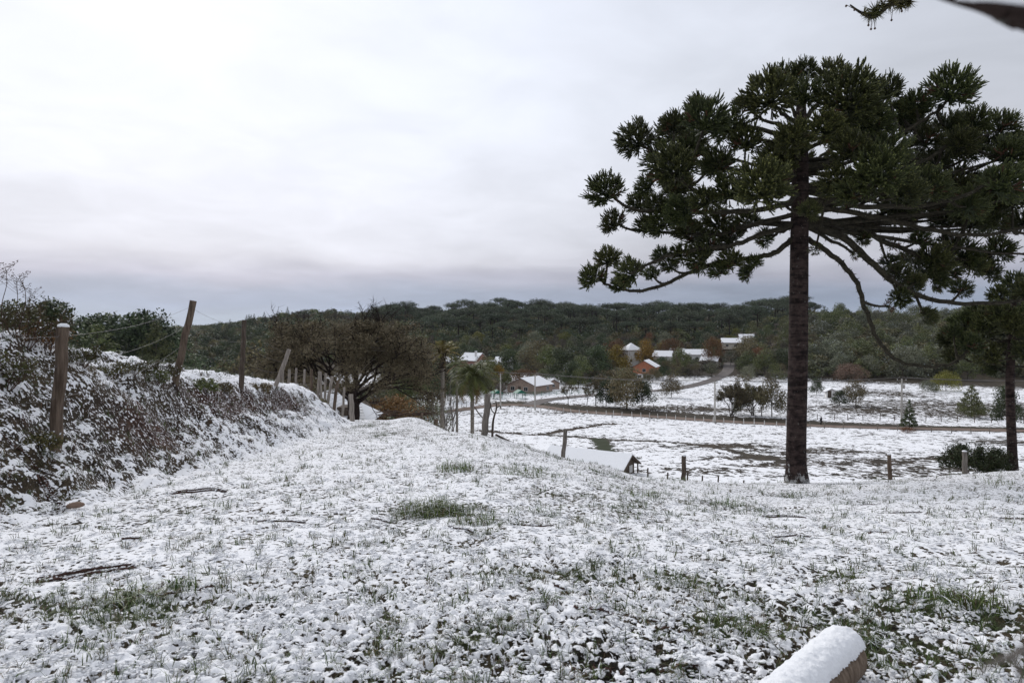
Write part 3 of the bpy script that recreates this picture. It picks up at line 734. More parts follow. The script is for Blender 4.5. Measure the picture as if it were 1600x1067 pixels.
TY = 20.0
def near_tree():
    rng = random.Random(77)
    b = onground(1245, 757, 14); b = np.array([(1245 - CX) / FPX * TY, TY, 0]); b[2] = gz(b[0], b[1]) - 0.08
    tp = [b, at(1244, 700, TY), at(1247, 560, TY), at(1249, 380, TY), at(1251, 250, TY), at(1252, 140, TY)]
    tr = [0.37, 0.285, 0.275, 0.27, 0.262, 0.25, 0.235, 0.19, 0.10]
    def pth(l, off):
        n = len(l); return [at(x, y, TY + off * (k / (n - 1))) for k, (x, y) in enumerate(l)]
    limbs = [
        (pth([(1262, 372), (1300, 398), (1335, 435), (1352, 480), (1372, 530), (1398, 560), (1440, 573), (1480, 570), (1508, 556)], -2.0), .085, .03),
        (pth([(1258, 352), (1310, 368), (1352, 400), (1390, 435), (1430, 460), (1495, 473), (1560, 474), (1602, 468)], -1.2), .12, .035),
        (pth([(1260, 340), (1330, 355), (1400, 385), (1450, 400), (1500, 395)], 0.8), .11, .035),
        (pth([(1262, 322), (1340, 333), (1420, 351), (1490, 365), (1545, 366), (1610, 355)], -0.8), .09, .04),
        (pth([(1262, 312), (1350, 322), (1440, 322), (1510, 303), (1560, 280)], -1.5), .09, .04),
        (pth([(1236, 374), (1215, 392), (1185, 401), (1120, 411), (1075, 428), (1030, 448), (985, 455), (955, 447), (935, 436)], -0.6), .085, .03),
        (pth([(1240, 350), (1200, 362), (1150, 382), (1100, 388), (1050, 398), (1012, 414), (985, 427)], -1.6), .08, .03),
        (pth([(1240, 335), (1180, 350), (1120, 368), (1085, 366), (1030, 362), (985, 358), (962, 348)], 0.6), .075, .028),
        (pth([(1240, 318), (1170, 330), (1080, 331), (1010, 330), (975, 320), (948, 300)], -0.8), .085, .03),
        (pth([(1242, 300), (1160, 310), (1090, 300), (1050, 270)], -2.6), .08, .03),
        (pth([(1250, 300), (1230, 318), (1205, 322), (1193, 300)], -3.4), .08, .035),
        (pth([(1258, 300), (1310, 312), (1355, 302), (1372, 278)], -3.2), .08, .035),
        (pth([(1262, 290), (1340, 280), (1420, 262), (1470, 235), (1515, 195)], -0.3), .075, .03),
        (pth([(1260, 260), (1330, 245), (1400, 212), (1455, 180), (1486, 150)], 0.2), .075, .03),
        (pth([(1244, 280), (1180, 270), (1110, 262), (1040, 245), (998, 226)], 0.0), .07, .028),
    ]
    T = [(994, 220, 36, 0), (946, 300, 34, -.8), (1103, 189, 38, -2.6), (1053, 196, 27, 0), (1090, 168, 26, .6), (1200, 152, 42, -2.2), (1224, 126, 32, .3), (1158, 164, 18, .8),
         (1053, 262, 38, -2.6), (1121, 255, 29, -1.6), (1165, 222, 29, -2.0), (1191, 292, 42, -3.4), (1010, 292, 22, .4), (1300, 121, 33, .3), (1331, 154, 50, -2.4), (1386, 141, 30, .6),
         (1486, 143, 44, -.2), (1432, 163, 28, .4), (1523, 191, 30, .2), (1565, 198, 31, .4), (1447, 222, 30, .8), (1508, 234, 28, .4), (1578, 246, 38, -.6), (1372, 272, 42, -3.2),
         (1453, 292, 34, -1.2), (1410, 180, 32, .8), (1567, 290, 38, -1.4), (1305, 284, 28, -2.6), (1462, 256, 26, 1.2), (1519, 310, 18, .6), (959, 348, 25, .6), (1031, 350, 28, -.4),
         (950, 405, 24, -.4), (926, 434, 25, -.6), (985, 427, 27, -1.2), (1018, 428, 15, -.6), (1033, 400, 17, -.8), (1086, 367, 27, .6), (1094, 405, 27, -.6), (1141, 410, 24, -.4),
         (1178, 411, 16, -.3), (1066, 330, 31, -1.2), (1119, 350, 32, .8), (998, 318, 25, .8), (1512, 328, 29, .2), (1563, 391, 27, .8), (1508, 398, 31, .9), (1460, 407, 34, .4),
         (1438, 374, 19, .3), (1394, 383, 13, .5), (1403, 429, 22, -.2), (1502, 452, 19, -.6), (1407, 466, 19, -.8), (1348, 374, 15, .2), (1450, 494, 17, -.8), (1582, 314, 25, .4),
         (1335, 398, 12, -.2), (1264, 330, 18, -2.2), (1274, 389, 12, -.8), (1600, 346, 24, .2), (1390, 478, 13, -.9), (1515, 540, 22, -1.9), (1490, 520, 15, -1.7), (1430, 440, 18, 0),
         (1535, 410, 22, 1.2), (1485, 380, 22, 1.4), (1420, 405, 20, 1.5), (1545, 345, 20, 1.4), (1630, 230, 34, 0), (1640, 290, 32, 0), (1650, 350, 30, 0), (1625, 400, 28, .5), (1610, 455, 26, -1),
         (1255, 112, 24, .2), (1258, 150, 30, -1.8), (1360, 190, 34, -2.0), (1290, 200, 30, -2.6), (1240, 215, 30, -2.8), (1140, 200, 30, -1.8), (1390, 235, 32, -2.0), (1325, 235, 30, -2.8),
         (1075, 235, 28, .8), (1025, 320, 22, -.2), (1140, 300, 30, -2.2), (1100, 315, 26, -2.0), (1415, 300, 30, -2.2), (1330, 300, 26, -3), (1480, 200, 30, .8), (1545, 230, 26, 1.0),
         (1070, 357, 25, .2), (1140, 372, 27, .4), (1104, 388, 23, -.4), (1062, 398, 19, -.9), (1165, 348, 27, .9), (1010, 352, 22, .2), (1046, 416, 16, -.6), (1122, 424, 19, -.3), (1166, 428, 15, -.2), (968, 446, 17, -.7), (1196, 372, 20, .8),
         (1440, 420, 26, .6), (1480, 424, 27, .8), (1522, 414, 25, .9), (1548, 426, 20, 1.0), (1390, 412, 20, .5), (1424, 448, 20, .2), (1465, 440, 20, .4), (1350, 350, 22, 1.4), (1310, 362, 18, 1.6), (1470, 345, 22, 1.5), (1415, 340, 24, 1.8), (1540, 300, 24, 1.0)]
    tufts = [(at(x, y, TY + o), r * 0.0212, (None if r > 14 else 5)) for x, y, r, o in T]
    tufts[60] = (tufts[60][0], tufts[60][1], 6)
    for k in range(52):      # the inside and the far side of the crown
        a = rng.uniform(0, 2 * math.pi); q = math.sqrt(rng.uniform(0.05, 1.0)); x = 1270 + 330 * q * math.cos(a)
        off = 4.6 * q * math.sin(a) + 0.8
        y = 168 + 150 * rng.random() - 22 * (1 - q) + 40 * q
        if off < -1.0: off = -off
        if x < 1010: continue
        tufts.append((at(x, y, TY + off), rng.uniform(26, 38) * 0.0205, None))
    def attach(P):
        px = CX + P[0] / P[1] * FPX; py = HY - P[2] / P[1] * FPX
        y = min(350, max(190, py + 22 + 0.14 * abs(px - 1250) + rng.uniform(-18, 26)))
        return at(1249.5, y, TY)
    araucaria('araucaria_tree', 'tall araucaria with bare trunk and wide dark crown of rosettes at the meadow edge', b, tp, tr, limbs, tufts, 8, 0.06, attach)
near_tree()

def right_tree():
    Y0 = 26.0; rng = random.Random(3)
    b = at(1582, 737, Y0); b[2] = gz(b[0], b[1]) - 0.08
    tp = [b, at(1581, 690, Y0), at(1578, 600, Y0), at(1582, 520, Y0), at(1586, 455, Y0)]
    tr = [0.21, 0.165, 0.15, 0.14, 0.12, 0.07]
    T = [(1590, 448, 30, 0), (1560, 462, 20, -.4), (1562, 490, 24, -1.6), (1528, 492, 24, 0), (1505, 508, 26, .4), (1485, 528, 22, .4), (1545, 505, 28, -.9), (1585, 508, 22, -2.0), (1515, 540, 24, -.6),
         (1545, 556, 22, -.9), (1490, 555, 18, .2), (1535, 525, 26, .9), (1610, 500, 32, -.6), (1640, 470, 32, 0), (1650, 520, 34, 0), (1610, 550, 28, -1.0), (1570, 548, 24, 1.2), (1640, 560, 30, 0), (1555, 575, 18, .4),
         (1600, 470, 26, 1.2), (1570, 520, 26, 1.6), (1600, 530, 26, 1.8), (1690, 500, 34, 0)]
    tufts = [(at(x, y, Y0 + o), r * Y0 / FPX * 1.12, None) for x, y, r, o in T]
    def attach(P):
        py = HY - P[2] / P[1] * FPX
        return at(1582, min(585, max(462, py + 6 + rng.uniform(-4, 10))), Y0)
    araucaria('araucaria_tree', 'slim young araucaria with drooping branches, cut by the right edge', b, tp, tr, [], tufts, 12, 0.10, attach, 0.05)
right_tree()

# ------------------------------------------------------------------ broadleaf, bare and conifer trees
def leafy(mb, rng, npr, blobs, n, size, mat=0, snow_mat=None, snow=0.0, flat=0.6, inner=0.55):
    """leaf-clump faces spread through the outer part of overlapping lobes; tone: lighter young leaves at the ends"""
    w = np.array([b[1][0] * b[1][1] + b[1][0] * b[1][2] for b in blobs]); w /= w.sum()
    for (c, rad), k in zip(blobs, npr.multinomial(n, w)):
        if k == 0: continue
        d = npr.normal(size=(k, 3)); d /= np.linalg.norm(d, axis=1)[:, None]
        q = inner + (1.08 - inner) * npr.random(k) ** 0.7
        p = np.array(c) + d * q[:, None] * np.array(rad)
        nn = d * 0.7 + npr.normal(size=(k, 3)) * 0.6 + np.array([0, 0, 0.35]); nn /= np.linalg.norm(nn, axis=1)[:, None]
        a = np.cross(nn, npr.normal(size=(k, 3))); a /= np.linalg.norm(a, axis=1)[:, None] + 1e-9; b = np.cross(nn, a)
        s = (size * npr.uniform(0.5, 1.25, k))[:, None]
        V = np.stack([p - a * s, p + b * s * flat, p + a * s, p - b * s * flat], 1).reshape(-1, 3)
        m = np.full(k, mat)
        if snow > 0: m = np.where((d[:, 2] > 0.25) & (q > 0.85) & (npr.random(k) < snow), snow_mat, m)
        mb.add(V, np.arange(4 * k).reshape(-1, 4), m, np.clip(0.5 + npr.normal(size=k) * 0.28, 0, 1))
def lobes(rng, w, h, z0, n, r, squash=0.75, flat_top=False):
    """uneven crown outline: lobes spread on a dome of half-width w from z0 up h"""
    out = []
    for k in range(n):
        a = k * 2.4 + rng.uniform(-.5, .5); f = (k + 0.5) / n
        if flat_top: zz = rng.uniform(0.45, 0.95); q = math.sqrt(f) * rng.uniform(.85, 1.05)
        else: zz = rng.random() ** 0.8; q = math.sqrt(max(0.02, 1 - abs(zz - 0.35) ** 1.6 * 2.1)) * math.sqrt(rng.uniform(.25, 1))
        rr = r * rng.uniform(.7, 1.25)
        out.append(((w * q * math.cos(a), w * q * math.sin(a), z0 + h * zz), (rr, rr, rr * squash)))
    return out
def forked_trunk(mb, rng, h, r, spread, n=5, mat=0, sides=6, bend=0.1):
    top = np.array([rng.uniform(-bend, bend) * h, rng.uniform(-bend, bend) * h, h])
    mb.tube(bez(np.zeros(3) + [0, 0, -0.3], np.array([0, 0, h * .5]), top * [1, 1, .75], 5), np.linspace(r, r * .6, 5), sides, mat)
    for k in range(n):
        a = k * 2.4 + rng.uniform(-.4, .4); z = h * rng.uniform(.35, .7)
        p0 = np.array([0, 0, z]); p2 = np.array([math.cos(a) * spread * rng.uniform(.5, .9), math.sin(a) * spread * rng.uniform(.5, .9), h * rng.uniform(.8, 1.05)])
        mb.tube(bez(p0, (p0 + p2) / 2 + [0, 0, -.06 * h], p2, 5), np.linspace(r * .5, r * .12, 5), 4, mat, False)
def tree_thing(name, label, trunk_mb, trunk_mat, crown_mb, crown_mats, group=None, cat='tree', lumpy=False):
    t = thing(name, label, cat, (0, 0, -500), 0, group)
    trunk_mb.obj('trunk', trunk_mat, t)
    if crown_mb is not None: crown_mb.obj('crown', crown_mats, t, False)
    return t
M['leaf_dark'] = mat_leaf('leaf_dark', (0.026, 0.044, 0.018), (0.081, 0.104, 0.042), 0.6, 0.35)
M['leaf_araucaria'] = mat_leaf('leaf_far_araucaria', (0.029, 0.047, 0.025), (0.086, 0.109, 0.055), 0.6, 0.3)
M['leaf_mid'] = mat_leaf('leaf_mid', (0.062, 0.078, 0.026), (0.156, 0.169, 0.060), 0.6, 0.4)
M['leaf_olive'] = mat_leaf('leaf_olive', (0.098, 0.083, 0.039), (0.202, 0.174, 0.088), 0.7, 0.3)
M['leaf_yellow'] = mat_leaf('leaf_yellow', (0.14, 0.10, 0.012), (0.32, 0.21, 0.025), 0.6, 0.3)
M['leaf_rust'] = mat_leaf('leaf_rust', (0.11, 0.052, 0.022), (0.21, 0.115, 0.05), 0.7, 0.3)
M['leaf_lime'] = mat_leaf('leaf_lime', (0.09, 0.10, 0.012), (0.20, 0.20, 0.035), 0.6, 0.2)
M['leaf_greygreen'] = mat_leaf('leaf_greygreen', (0.085, 0.095, 0.058), (0.20, 0.205, 0.135), 0.7, 0.35)
M['leaf_redtwig'] = mat_leaf('leaf_redtwig', (0.13, 0.075, 0.058), (0.22, 0.14, 0.11), 0.8, 0.2)
M['leaf_brush'] = mat_leaf('leaf_brush', (0.10, 0.085, 0.066), (0.20, 0.175, 0.145), 0.8, 0.3)

def proto_araucaria(seed, w, h, name='araucaria_tree', tiers=1):
    rng = random.Random(seed); npr = np.random.default_rng(seed); tb = MB(); cb = MB()
    tb.tube([[0, 0, -1], [0, 0, h * .5], [0, 0, h * .93]], [.36, .3, .16], 6)
    bl = []
    n = 22
    for k in range(n):      # umbrella: rosettes around the rim and over the flat top
        a = k * 2.4 + rng.uniform(-.3, .3); q = math.sqrt((k + .5) / n) * rng.uniform(.9, 1.08)
        z = h * (0.965 - 0.15 * q * q * rng.uniform(.5, 1.4)) - (tiers - 1) * rng.choice([0, 0, .12, .2]) * h
        r = rng.uniform(.85, 1.4) * w / 5.2
        bl.append(((w * q * math.cos(a), w * q * math.sin(a), z - .04 * h), (r, r, r * .85)))
        p = np.array([w * q * math.cos(a), w * q * math.sin(a), z - r * .2]); tb.tube(bez(np.array([0, 0, z - h * .10 - .06 * h * q]), np.array([p[0] * .6, p[1] * .6, z - h * .10]), p, 4), [.12, .1, .08, .05], 4, 0, False)
    for k in range(9): a = k * 2.4; q = rng.uniform(.2, .75) * w; r = w / 4.5; bl.append(((q * math.cos(a), q * math.sin(a), h * rng.uniform(.74, .86)), (r, r, r * .7)))
    leafy(cb, rng, npr, bl, 2600, 0.27, 0, 1, 0.02, 0.5, 0.3)
    return tree_thing(name, '', tb, M['trunk'], cb, [M['leaf_araucaria'], M['frost']])
def proto_round(seed, w, h, trunk_h, leaf, n=2200, size=0.22, snow=0.05, lobe=.32, nl=16, trunk_r=.18, squash=.8, name='broadleaf_tree', trunk_mat='bark', forks=5):
    rng = random.Random(seed); npr = np.random.default_rng(seed); tb = MB(); cb = MB()
    forked_trunk(tb, rng, trunk_h + (h - trunk_h) * .55, trunk_r, w * .8, forks)
    bl = lobes(rng, w * .78, (h - trunk_h) * .82, trunk_h + (h - trunk_h) * .08, nl, w * lobe * 1.25, squash)
    leafy(cb, rng, npr, bl, n, size, 0, 1, snow, .55, .45)
    return tree_thing(name, '', tb, M[trunk_mat], cb, [M[leaf], M['frost']])
def proto_conifer(seed, w, h, leaf='leaf_dark', snow=0.03, name='conifer_tree', n=1800):
    rng = random.Random(seed); npr = np.random.default_rng(seed); tb = MB(); cb = MB()
    tb.tube([[0, 0, -.5], [0, 0, h * .5], [0, 0, h * .97]], [.03 * h * .5, .02 * h * .5, .02], 6)
    bl = []
    for k in range(34):
        f = (k + .5) / 34; z = h * (.12 + .86 * f); q = (1 - f) ** .8 * w * rng.uniform(.65, 1.0); a = k * 2.4
        r = max(.18, w * .34 * (1 - f * .75)); bl.append(((q * .75 * math.cos(a), q * .75 * math.sin(a), z), (r, r, r * .6)))
    leafy(cb, rng, npr, bl, n, 0.045 * h * .5, 0, 1, snow, .4, .3)
    return tree_thing(name, '', tb, M['bark'], cb, [M[leaf], M['frost']])
def grow(mb, rng, p, d, ln, r, depth, kids, spread, twigs, up, gnarl, mat=0, ends=None, tw=0.018):
    """a branching skeleton: tubes for limbs, slivers for twigs"""
    n = 4; pts = [p]; dd = np.array(d, float)
    for k in range(n):
        dd = dd + np.array([rng.uniform(-gnarl, gnarl) for _ in range(3)]) + np.array([0, 0, up * .12]); dd /= np.linalg.norm(dd)
        pts.append(pts[-1] + dd * ln / n)
    pts = np.array(pts); mb.tube(pts, np.linspace(r, r * .6, n + 1), 6 if depth > 2 else (4 if depth > 1 else 3), mat, False)
    if depth == 0 or twigs and depth <= 1:
        V = []
        for k in range(twigs):
            f = rng.random() * n; i = min(int(f), n - 1); q = pts[i] + (pts[i + 1] - pts[i]) * (f - i)
            w = np.array([rng.gauss(0, 1), rng.gauss(0, 1), rng.gauss(0, .7) + .25]); w = w / np.linalg.norm(w) + dd * .8; w /= np.linalg.norm(w)
            l = ln * rng.uniform(.3, .8); s = np.cross(w, [rng.gauss(0, 1), rng.gauss(0, 1), rng.gauss(0, 1)]); s = s / (np.linalg.norm(s) + 1e-9) * tw
            V += [q - s, q + s, q + w * l]
            if ends is not None: ends.append(q + w * l * rng.uniform(.3, 1))
        if V: V = np.array(V); mb.add(V, np.arange(len(V)).reshape(-1, 3), mat)
    if depth == 0: return
    for k in range(kids):
        i = rng.choice([2, 3, 4]) if k else 4
        a = rng.uniform(0, 2 * math.pi); s = np.cross(dd, [math.cos(a), math.sin(a), rng.uniform(-.5, .5)]); s /= np.linalg.norm(s) + 1e-9
        w = dd + s * spread * rng.uniform(.6, 1.3); w /= np.linalg.norm(w)
        grow(mb, rng, pts[i], w, ln * rng.uniform(.6, .82), r * .6, depth - 1, kids, spread, twigs, up, gnarl, mat, ends, tw)
def proto_bare(seed, h, depth=4, kids=3, spread=.75, twigs=9, bark='bark', leaf=None, nleaf=0, lsize=.1, name='bare_tree', r=.16, up=.4, tw=.022, stems=1):
    rng = random.Random(seed); npr = np.random.default_rng(seed); tb = MB(); ends = []; 
    cbm = MB()
    for s in range(stems):
        d = np.array([rng.uniform(-.5, .5), rng.uniform(-.5, .5), 1]) if stems > 1 else np.array([rng.uniform(-.1, .1), rng.uniform(-.1, .1), 1])
        grow(tb, rng, np.array([rng.uniform(-.3, .3) * (stems > 1), rng.uniform(-.3, .3) * (stems > 1), -.2]), d / np.linalg.norm(d), h * .33, r, depth, kids, spread, twigs, up, .14, 0, ends, tw)
    cb = None
    if leaf:
        cb = MB(); E = np.array(ends); k = npr.integers(0, len(E), nleaf); p = E[k] + npr.normal(size=(nleaf, 3)) * .12
        nn = npr.normal(size=(nleaf, 3)); nn /= np.linalg.norm(nn, axis=1)[:, None]; a = np.cross(nn, npr.normal(size=(nleaf, 3))); a /= np.linalg.norm(a, axis=1)[:, None]; b = np.cross(nn, a)
        s = (lsize * npr.uniform(.5, 1.2, nleaf))[:, None]
        cb.add(np.stack([p - a * s, p + b * s * .5, p + a * s, p - b * s * .5], 1).reshape(-1, 3), np.arange(4 * nleaf).reshape(-1, 4), 0, np.clip(.5 + npr.normal(size=nleaf) * .3, 0, 1))
    return tree_thing(name, '', tb, M[bark], cb, [M[leaf]] if leaf else None)
# ------------------------------------------------------------------ roads
M['dirt'] = mat_plain('dirt_road', (0.13, 0.092, 0.07), (0.22, 0.17, 0.14), 0.95, 0.6)
M['asphalt'] = mat_plain('wet_road', (0.085, 0.075, 0.07), (0.16, 0.14, 0.13), 0.8, 0.5)
def ribbon(name, pix, w, mat, label, lift=0.05, y0=45):
    P = smooth_path([np.array([*hit(px, py, y0)[:2], 0]) for px, py in pix], 14)
    mb = MB(); n = len(P); t = np.gradient(P, axis=0); t /= np.linalg.norm(t, axis=1)[:, None]; s = np.stack([-t[:, 1], t[:, 0], 0 * t[:, 0]], 1)
    rows = []
    for q in (-.5, -.17, .17, .5):
        p = P + s * q * w; p[:, 2] = grid_sample(p[:, 0], p[:, 1], 2) + lift; rows.append(p)
    top = np.maximum.reduce([r[:, 2] for r in rows])
    for r in rows: r[:, 2] = 0.5 * r[:, 2] + 0.5 * top
    V = np.concatenate(rows); i = np.arange(n - 1)
    F = np.concatenate([np.stack([i + k * n, i + 1 + k * n, i + 1 + (k + 1) * n, i + (k + 1) * n], 1) for k in range(3)])
    mb.add(V, F); mb.obj(name, M[mat], None, True, label=label, kind='structure')
    return P
ROAD = [(560, 664), (640, 652), (700, 643), (770, 634), (830, 634), (900, 643), (1000, 650), (1117, 658), (1300, 667), (1450, 671), (1600, 674), (1760, 678)]
ribbon('dirt_road', ROAD, 3.8, 'dirt', 'brown dirt road along the far side of the pasture', 0.08)
ribbon('village_road', [(828, 633), (850, 626), (890, 621), (935, 617), (990, 613), (1045, 609), (1085, 602), (1118, 592), (1136, 581), (1140, 568)], 4.5, 'asphalt', 'wet lane climbing from the dirt road to the village', 0.10)

# ------------------------------------------------------------------ houses
M['white_wall'] = mat_plain('white_render', (0.80, 0.79, 0.77), (0.70, 0.69, 0.67))
M['pink_wall'] = mat_plain('pink_render', (0.48, 0.25, 0.21), (0.40, 0.20, 0.17))
M['brick_wall'] = mat_plain('orange_brick', (0.50, 0.20, 0.11), (0.40, 0.155, 0.09), 0.9, 1.5)
M['brown_wall'] = mat_plain('brown_boards', (0.24, 0.175, 0.14), (0.31, 0.24, 0.195), 0.9, 1.2)
M['cream_wall'] = mat_plain('cream_render', (0.62, 0.57, 0.48))
M['roof_tile'] = mat_plain('roof_tile', (0.14, 0.09, 0.07), (0.09, 0.06, 0.05))
M['old_boards'] = mat_bark('old_boards', (0.06, 0.045, 0.035), (0.15, 0.12, 0.095), 6, 1.2)
M['glass'] = mat_plain('dark_glass', (0.02, 0.025, 0.03), None, 0.15, 2.0, 0.5)
M['frame'] = mat_plain('white_frame', (0.55, 0.54, 0.52))
M['green_paint'] = mat_plain('green_paint', (0.01, 0.16, 0.10), (0.01, 0.11, 0.07), 0.5)
def snow_roof(t, w, d, zw, hr, over=0.45, tile='roof_tile', hip=False, thick=0.16, bare=0):
    """two slopes (or a hip) of tiles, each carrying its sheet of snow; bare: -1 or 1 leaves that side without snow"""
    X = w / 2 + over; D = d / 2 + over; k = hr / (w / 2); ze = zw - over * k
    if hip:
        rl = max(0.0, d / 2 - w / 2); V = [[-X, -D, ze], [X, -D, ze], [X, D, ze], [-X, D, ze], [0, -rl, zw + hr], [0, rl, zw + hr]]
        F4 = [[1, 2, 5, 4], [3, 0, 4, 5]]; F3 = [[0, 1, 4], [2, 3, 5]]
        mb = MB(); mb.add(V, F4); mb.add(V, F3); mb.add(V, [[0, 3, 2, 1]]); r = mb.obj('roof', M[tile], t, False)
        V2 = [[v[0] * .985, v[1] * .985, v[2] + thick] for v in V]
        mb = MB(); mb.add(V2, F4); mb.add(V2, F3)
        lo = [V[0], V[1], V[2], V[3]]; U = [[v[0] * .985, v[1] * .985, v[2] + .01] for v in lo] + V2[:4]
        mb.add(U, [[i, (i + 1) % 4, (i + 1) % 4 + 4, i + 4] for i in range(4)]); mb.obj('snow_cover', M['snow'], r, False)
        return r
    mb = MB()
    for s in (-1, 1):
        p = [(0, zw + hr), (s * X, ze), (s * X, ze + .1), (0, zw + hr + .11)]
        mb.prism(p if s < 0 else p[::-1], -D, D)
    r = mb.obj('roof', M[tile], t, False)
    for s in (-1, 1):
        if s == bare: continue
        mb = MB(); p = [(0, zw + hr + .113), (s * X * .985, ze + .113), (s * X * .985, ze + .1 + thick), (0, zw + hr + .12 + thick)]
        mb.prism(p if s < 0 else p[::-1], -D * .99, D * .99); mb.obj('snow_cover', M['snow'], r, False)
    return r
def window(t, x, y, z, w, h, face, hw, hd):
    """face: -y or +y or -x or +x wall of a house w = 2 hw, d = 2 hd"""
    def bx(mb, a, b, off, sx, sz, th):
        if face in ('-y', '+y'): mb.box((a, (hd + off) * (1 if face == '+y' else -1), b), (sx, th, sz))
        else: mb.box(((hw + off) * (1 if face == '+x' else -1), a, b), (th, sx, sz))
    mb = MB(); a = x if face in ('-y', '+y') else y
    for dx in (-1, 1): bx(mb, a + dx * (w / 2 + .04), z, .03, .09, h + .17, .07)
    for dz in (-1, 1): bx(mb, a, z + dz * (h / 2 + .04), .028, w - .02, .09, .065)
    bx(mb, a, z, .026, .05, h - .02, .06)
    o = mb.obj('window', M['frame'], t, False)
    mb = MB(); bx(mb, a, z, .012, w, h, .03); mb.obj('pane', M['glass'], o, False)
def house(name, label, px, py, w, d, hw, hr, rz, wall='white_wall', y0=45, hip=False, wins=(), door=None, chimney=None, bare=0, Y=None, z=None, base=None, tile='roof_tile'):
    if Y is None: p = onground(px, py, y0)
    else:
        p = at(px, py, Y); p[2] = gz(p[0], p[1]) if z is None else z
    p = p.copy(); p[2] -= 0.3
    t = thing(name, label, 'house' if 'shed' not in name and 'hut' not in name else 'shed', p, rz)
    mb = MB()
    if hip: mb.box((0, 0, hw / 2), (w, d, hw))
    else: mb.prism([(-w / 2, 0), (w / 2, 0), (w / 2, hw), (0, hw + hr), (-w / 2, hw)], -d / 2, d / 2)
    mb.obj('wall', M[wall], t, False)
    if base:
        mb = MB(); mb.box((0, 0, hw * .22), (w + .04, d + .04, hw * .44)); mb.obj('plinth', M[base], t, False)
    rf = snow_roof(t, w, d, hw + .02, hr, .45, tile, hip, .16, bare)
    for (x, y, zz, ww, hh, f) in wins: window(t, x, y, zz, ww, hh, f, w / 2 + (.02 if base else 0), d / 2 + (.02 if base else 0))
    if door:
        x, f = door; mb = MB()
        if f in ('-y', '+y'): mb.box((x, (d / 2 + .03) * (1 if f == '+y' else -1), 1.25), (.95, .08, 2.1))
        else: mb.box(((w / 2 + .03) * (1 if f == '+x' else -1), x, 1.25), (.08, .95, 2.1))
        mb.obj('door', M['dark_wood'], t, False)
    if chimney:
        mb = MB(); mb.box((chimney[0], chimney[1], hw + hr * .75 + .5), (.7, .7, 2.2)); c = mb.obj('chimney', M['brick_wall'] if wall != 'pink_wall' else M['white_wall'], rf, False)
        mb = MB(); mb.box((chimney[0], chimney[1], hw + hr * .75 + 1.68), (.85, .85, .16)); mb.obj('snow_cover', M['snow'], c, False)
    return t
W = lambda *a: a
house('brick_house', 'orange brick gabled house with white base above the lone field tree', 1010, 592, 8.0, 9, 4.6, 2.2, R(-22), 'brick_wall', base='white_wall', wins=[(-1.6, 0, 1.2, 1.1, .9, '-y'), (1.5, 0, 1.2, 1.1, .9, '-y'), (0, 0, 3.4, 1.2, 1.1, '-y')], door=(0.2, '-y'), bare=-1, Y=255)
house('white_house', 'tall white house with snowy pyramid roof and one dark window', 986, 571, 6.6, 7, 7.2, 2.6, R(18), 'white_wall', hip=True, wins=[(0.4, 0, 5.2, 1.2, 1.1, '-y'), (-1.8, 0, 2.4, 1.1, 1.1, '-y'), (0, 1, 5.2, 1.1, 1.0, '+x')], Y=300)
house('pink_house', 'pink house with white chimney and snowy roof behind the palms', 740, 576, 9, 8, 4.2, 2.8, R(60), 'pink_wall', wins=[(-2, 0, 2.4, 1.2, 1.1, '-y'), (2, 0, 2.4, 1.2, 1.1, '-y'), (0, 1, 2.4, 1.2, 1.1, '+x'), (0, -2, 2.4, 1.2, 1.1, '-x')], chimney=(-2.2, -2.6), Y=285)
house('white_cottage', 'pale low cottage with snowy roof beside the pink house', 706, 577, 9, 6, 2.9, 2.0, R(82), 'white_wall', wins=[(0, 1.5, 1.6, 1.2, 1.0, '-x'), (0, -1.5, 1.6, 1.2, 1.0, '-x')], Y=290)
house('grey_cottage', 'small snow-roofed cottage just right of the pink house', 765, 580, 6, 7, 2.6, 1.8, R(75), 'cream_wall', wins=[(0, 1.5, 1.5, 1.0, 1.0, '-x')], Y=280)
house('brown_house', 'long low brown house with broad snowy roof behind the green fence', 828, 622, 10, 9.5, 2.6, 2.0, R(-34), 'brown_wall', wins=[(-3.0, 0, 1.6, 1.3, 1.1, '-y'), (1.6, 0, 1.6, 1.3, 1.1, '-y'), (0, 2, 1.6, 1.2, 1.0, '+x')], door=(-.6, '-y'), bare=-1, Y=205)
house('brown_annex', 'small pinkish outbuilding at the end of the brown house', 861, 617, 4, 4, 2.2, 1.1, R(20), 'brown_wall', Y=215, wins=[(0, 0, 1.4, .8, .7, '-y')])
house('red_house', 'red house half hidden by trees left of the yellow trees', 903, 598, 8, 9, 4.0, 2.0, R(62), 'brick_wall', wins=[(0, 2, 2.2, 1.2, 1.1, '-x'), (0, -2, 2.2, 1.2, 1.1, '-x')], Y=250)
house('village_house', 'white house with snowy roof right of the tall white house', 1036, 566, 7, 8, 3.2, 2.2, R(70), 'white_wall', wins=[(0, 1.5, 1.8, 1.2, 1.0, '-x')], Y=310)
house('long_house', 'long house with a snow-white roof right of the rust trees', 1087, 562, 8, 12, 3.4, 2.1, R(84), 'white_wall', wins=[(0, 3, 1.8, 1.2, 1.0, '-x'), (0, 0, 1.8, 1.2, 1.0, '-x'), (0, -3, 1.8, 1.2, 1.0, '-x')], Y=315)
house('hill_house', 'highest snow-roofed house where the lane tops the hill', 1142, 548, 8, 9, 3.2, 2.0, R(75), 'cream_wall', wins=[(0, 2, 1.8, 1.2, 1.0, '-x'), (0, -2, 1.8, 1.2, 1.0, '-x')], Y=345)
house('lane_house', 'snow-roofed house tucked between trees beside the upper lane', 1110, 573, 7, 7, 3.0, 1.8, R(60), 'cream_wall', wins=[(0, 0, 1.6, 1.2, 1.0, '-x')], Y=290)
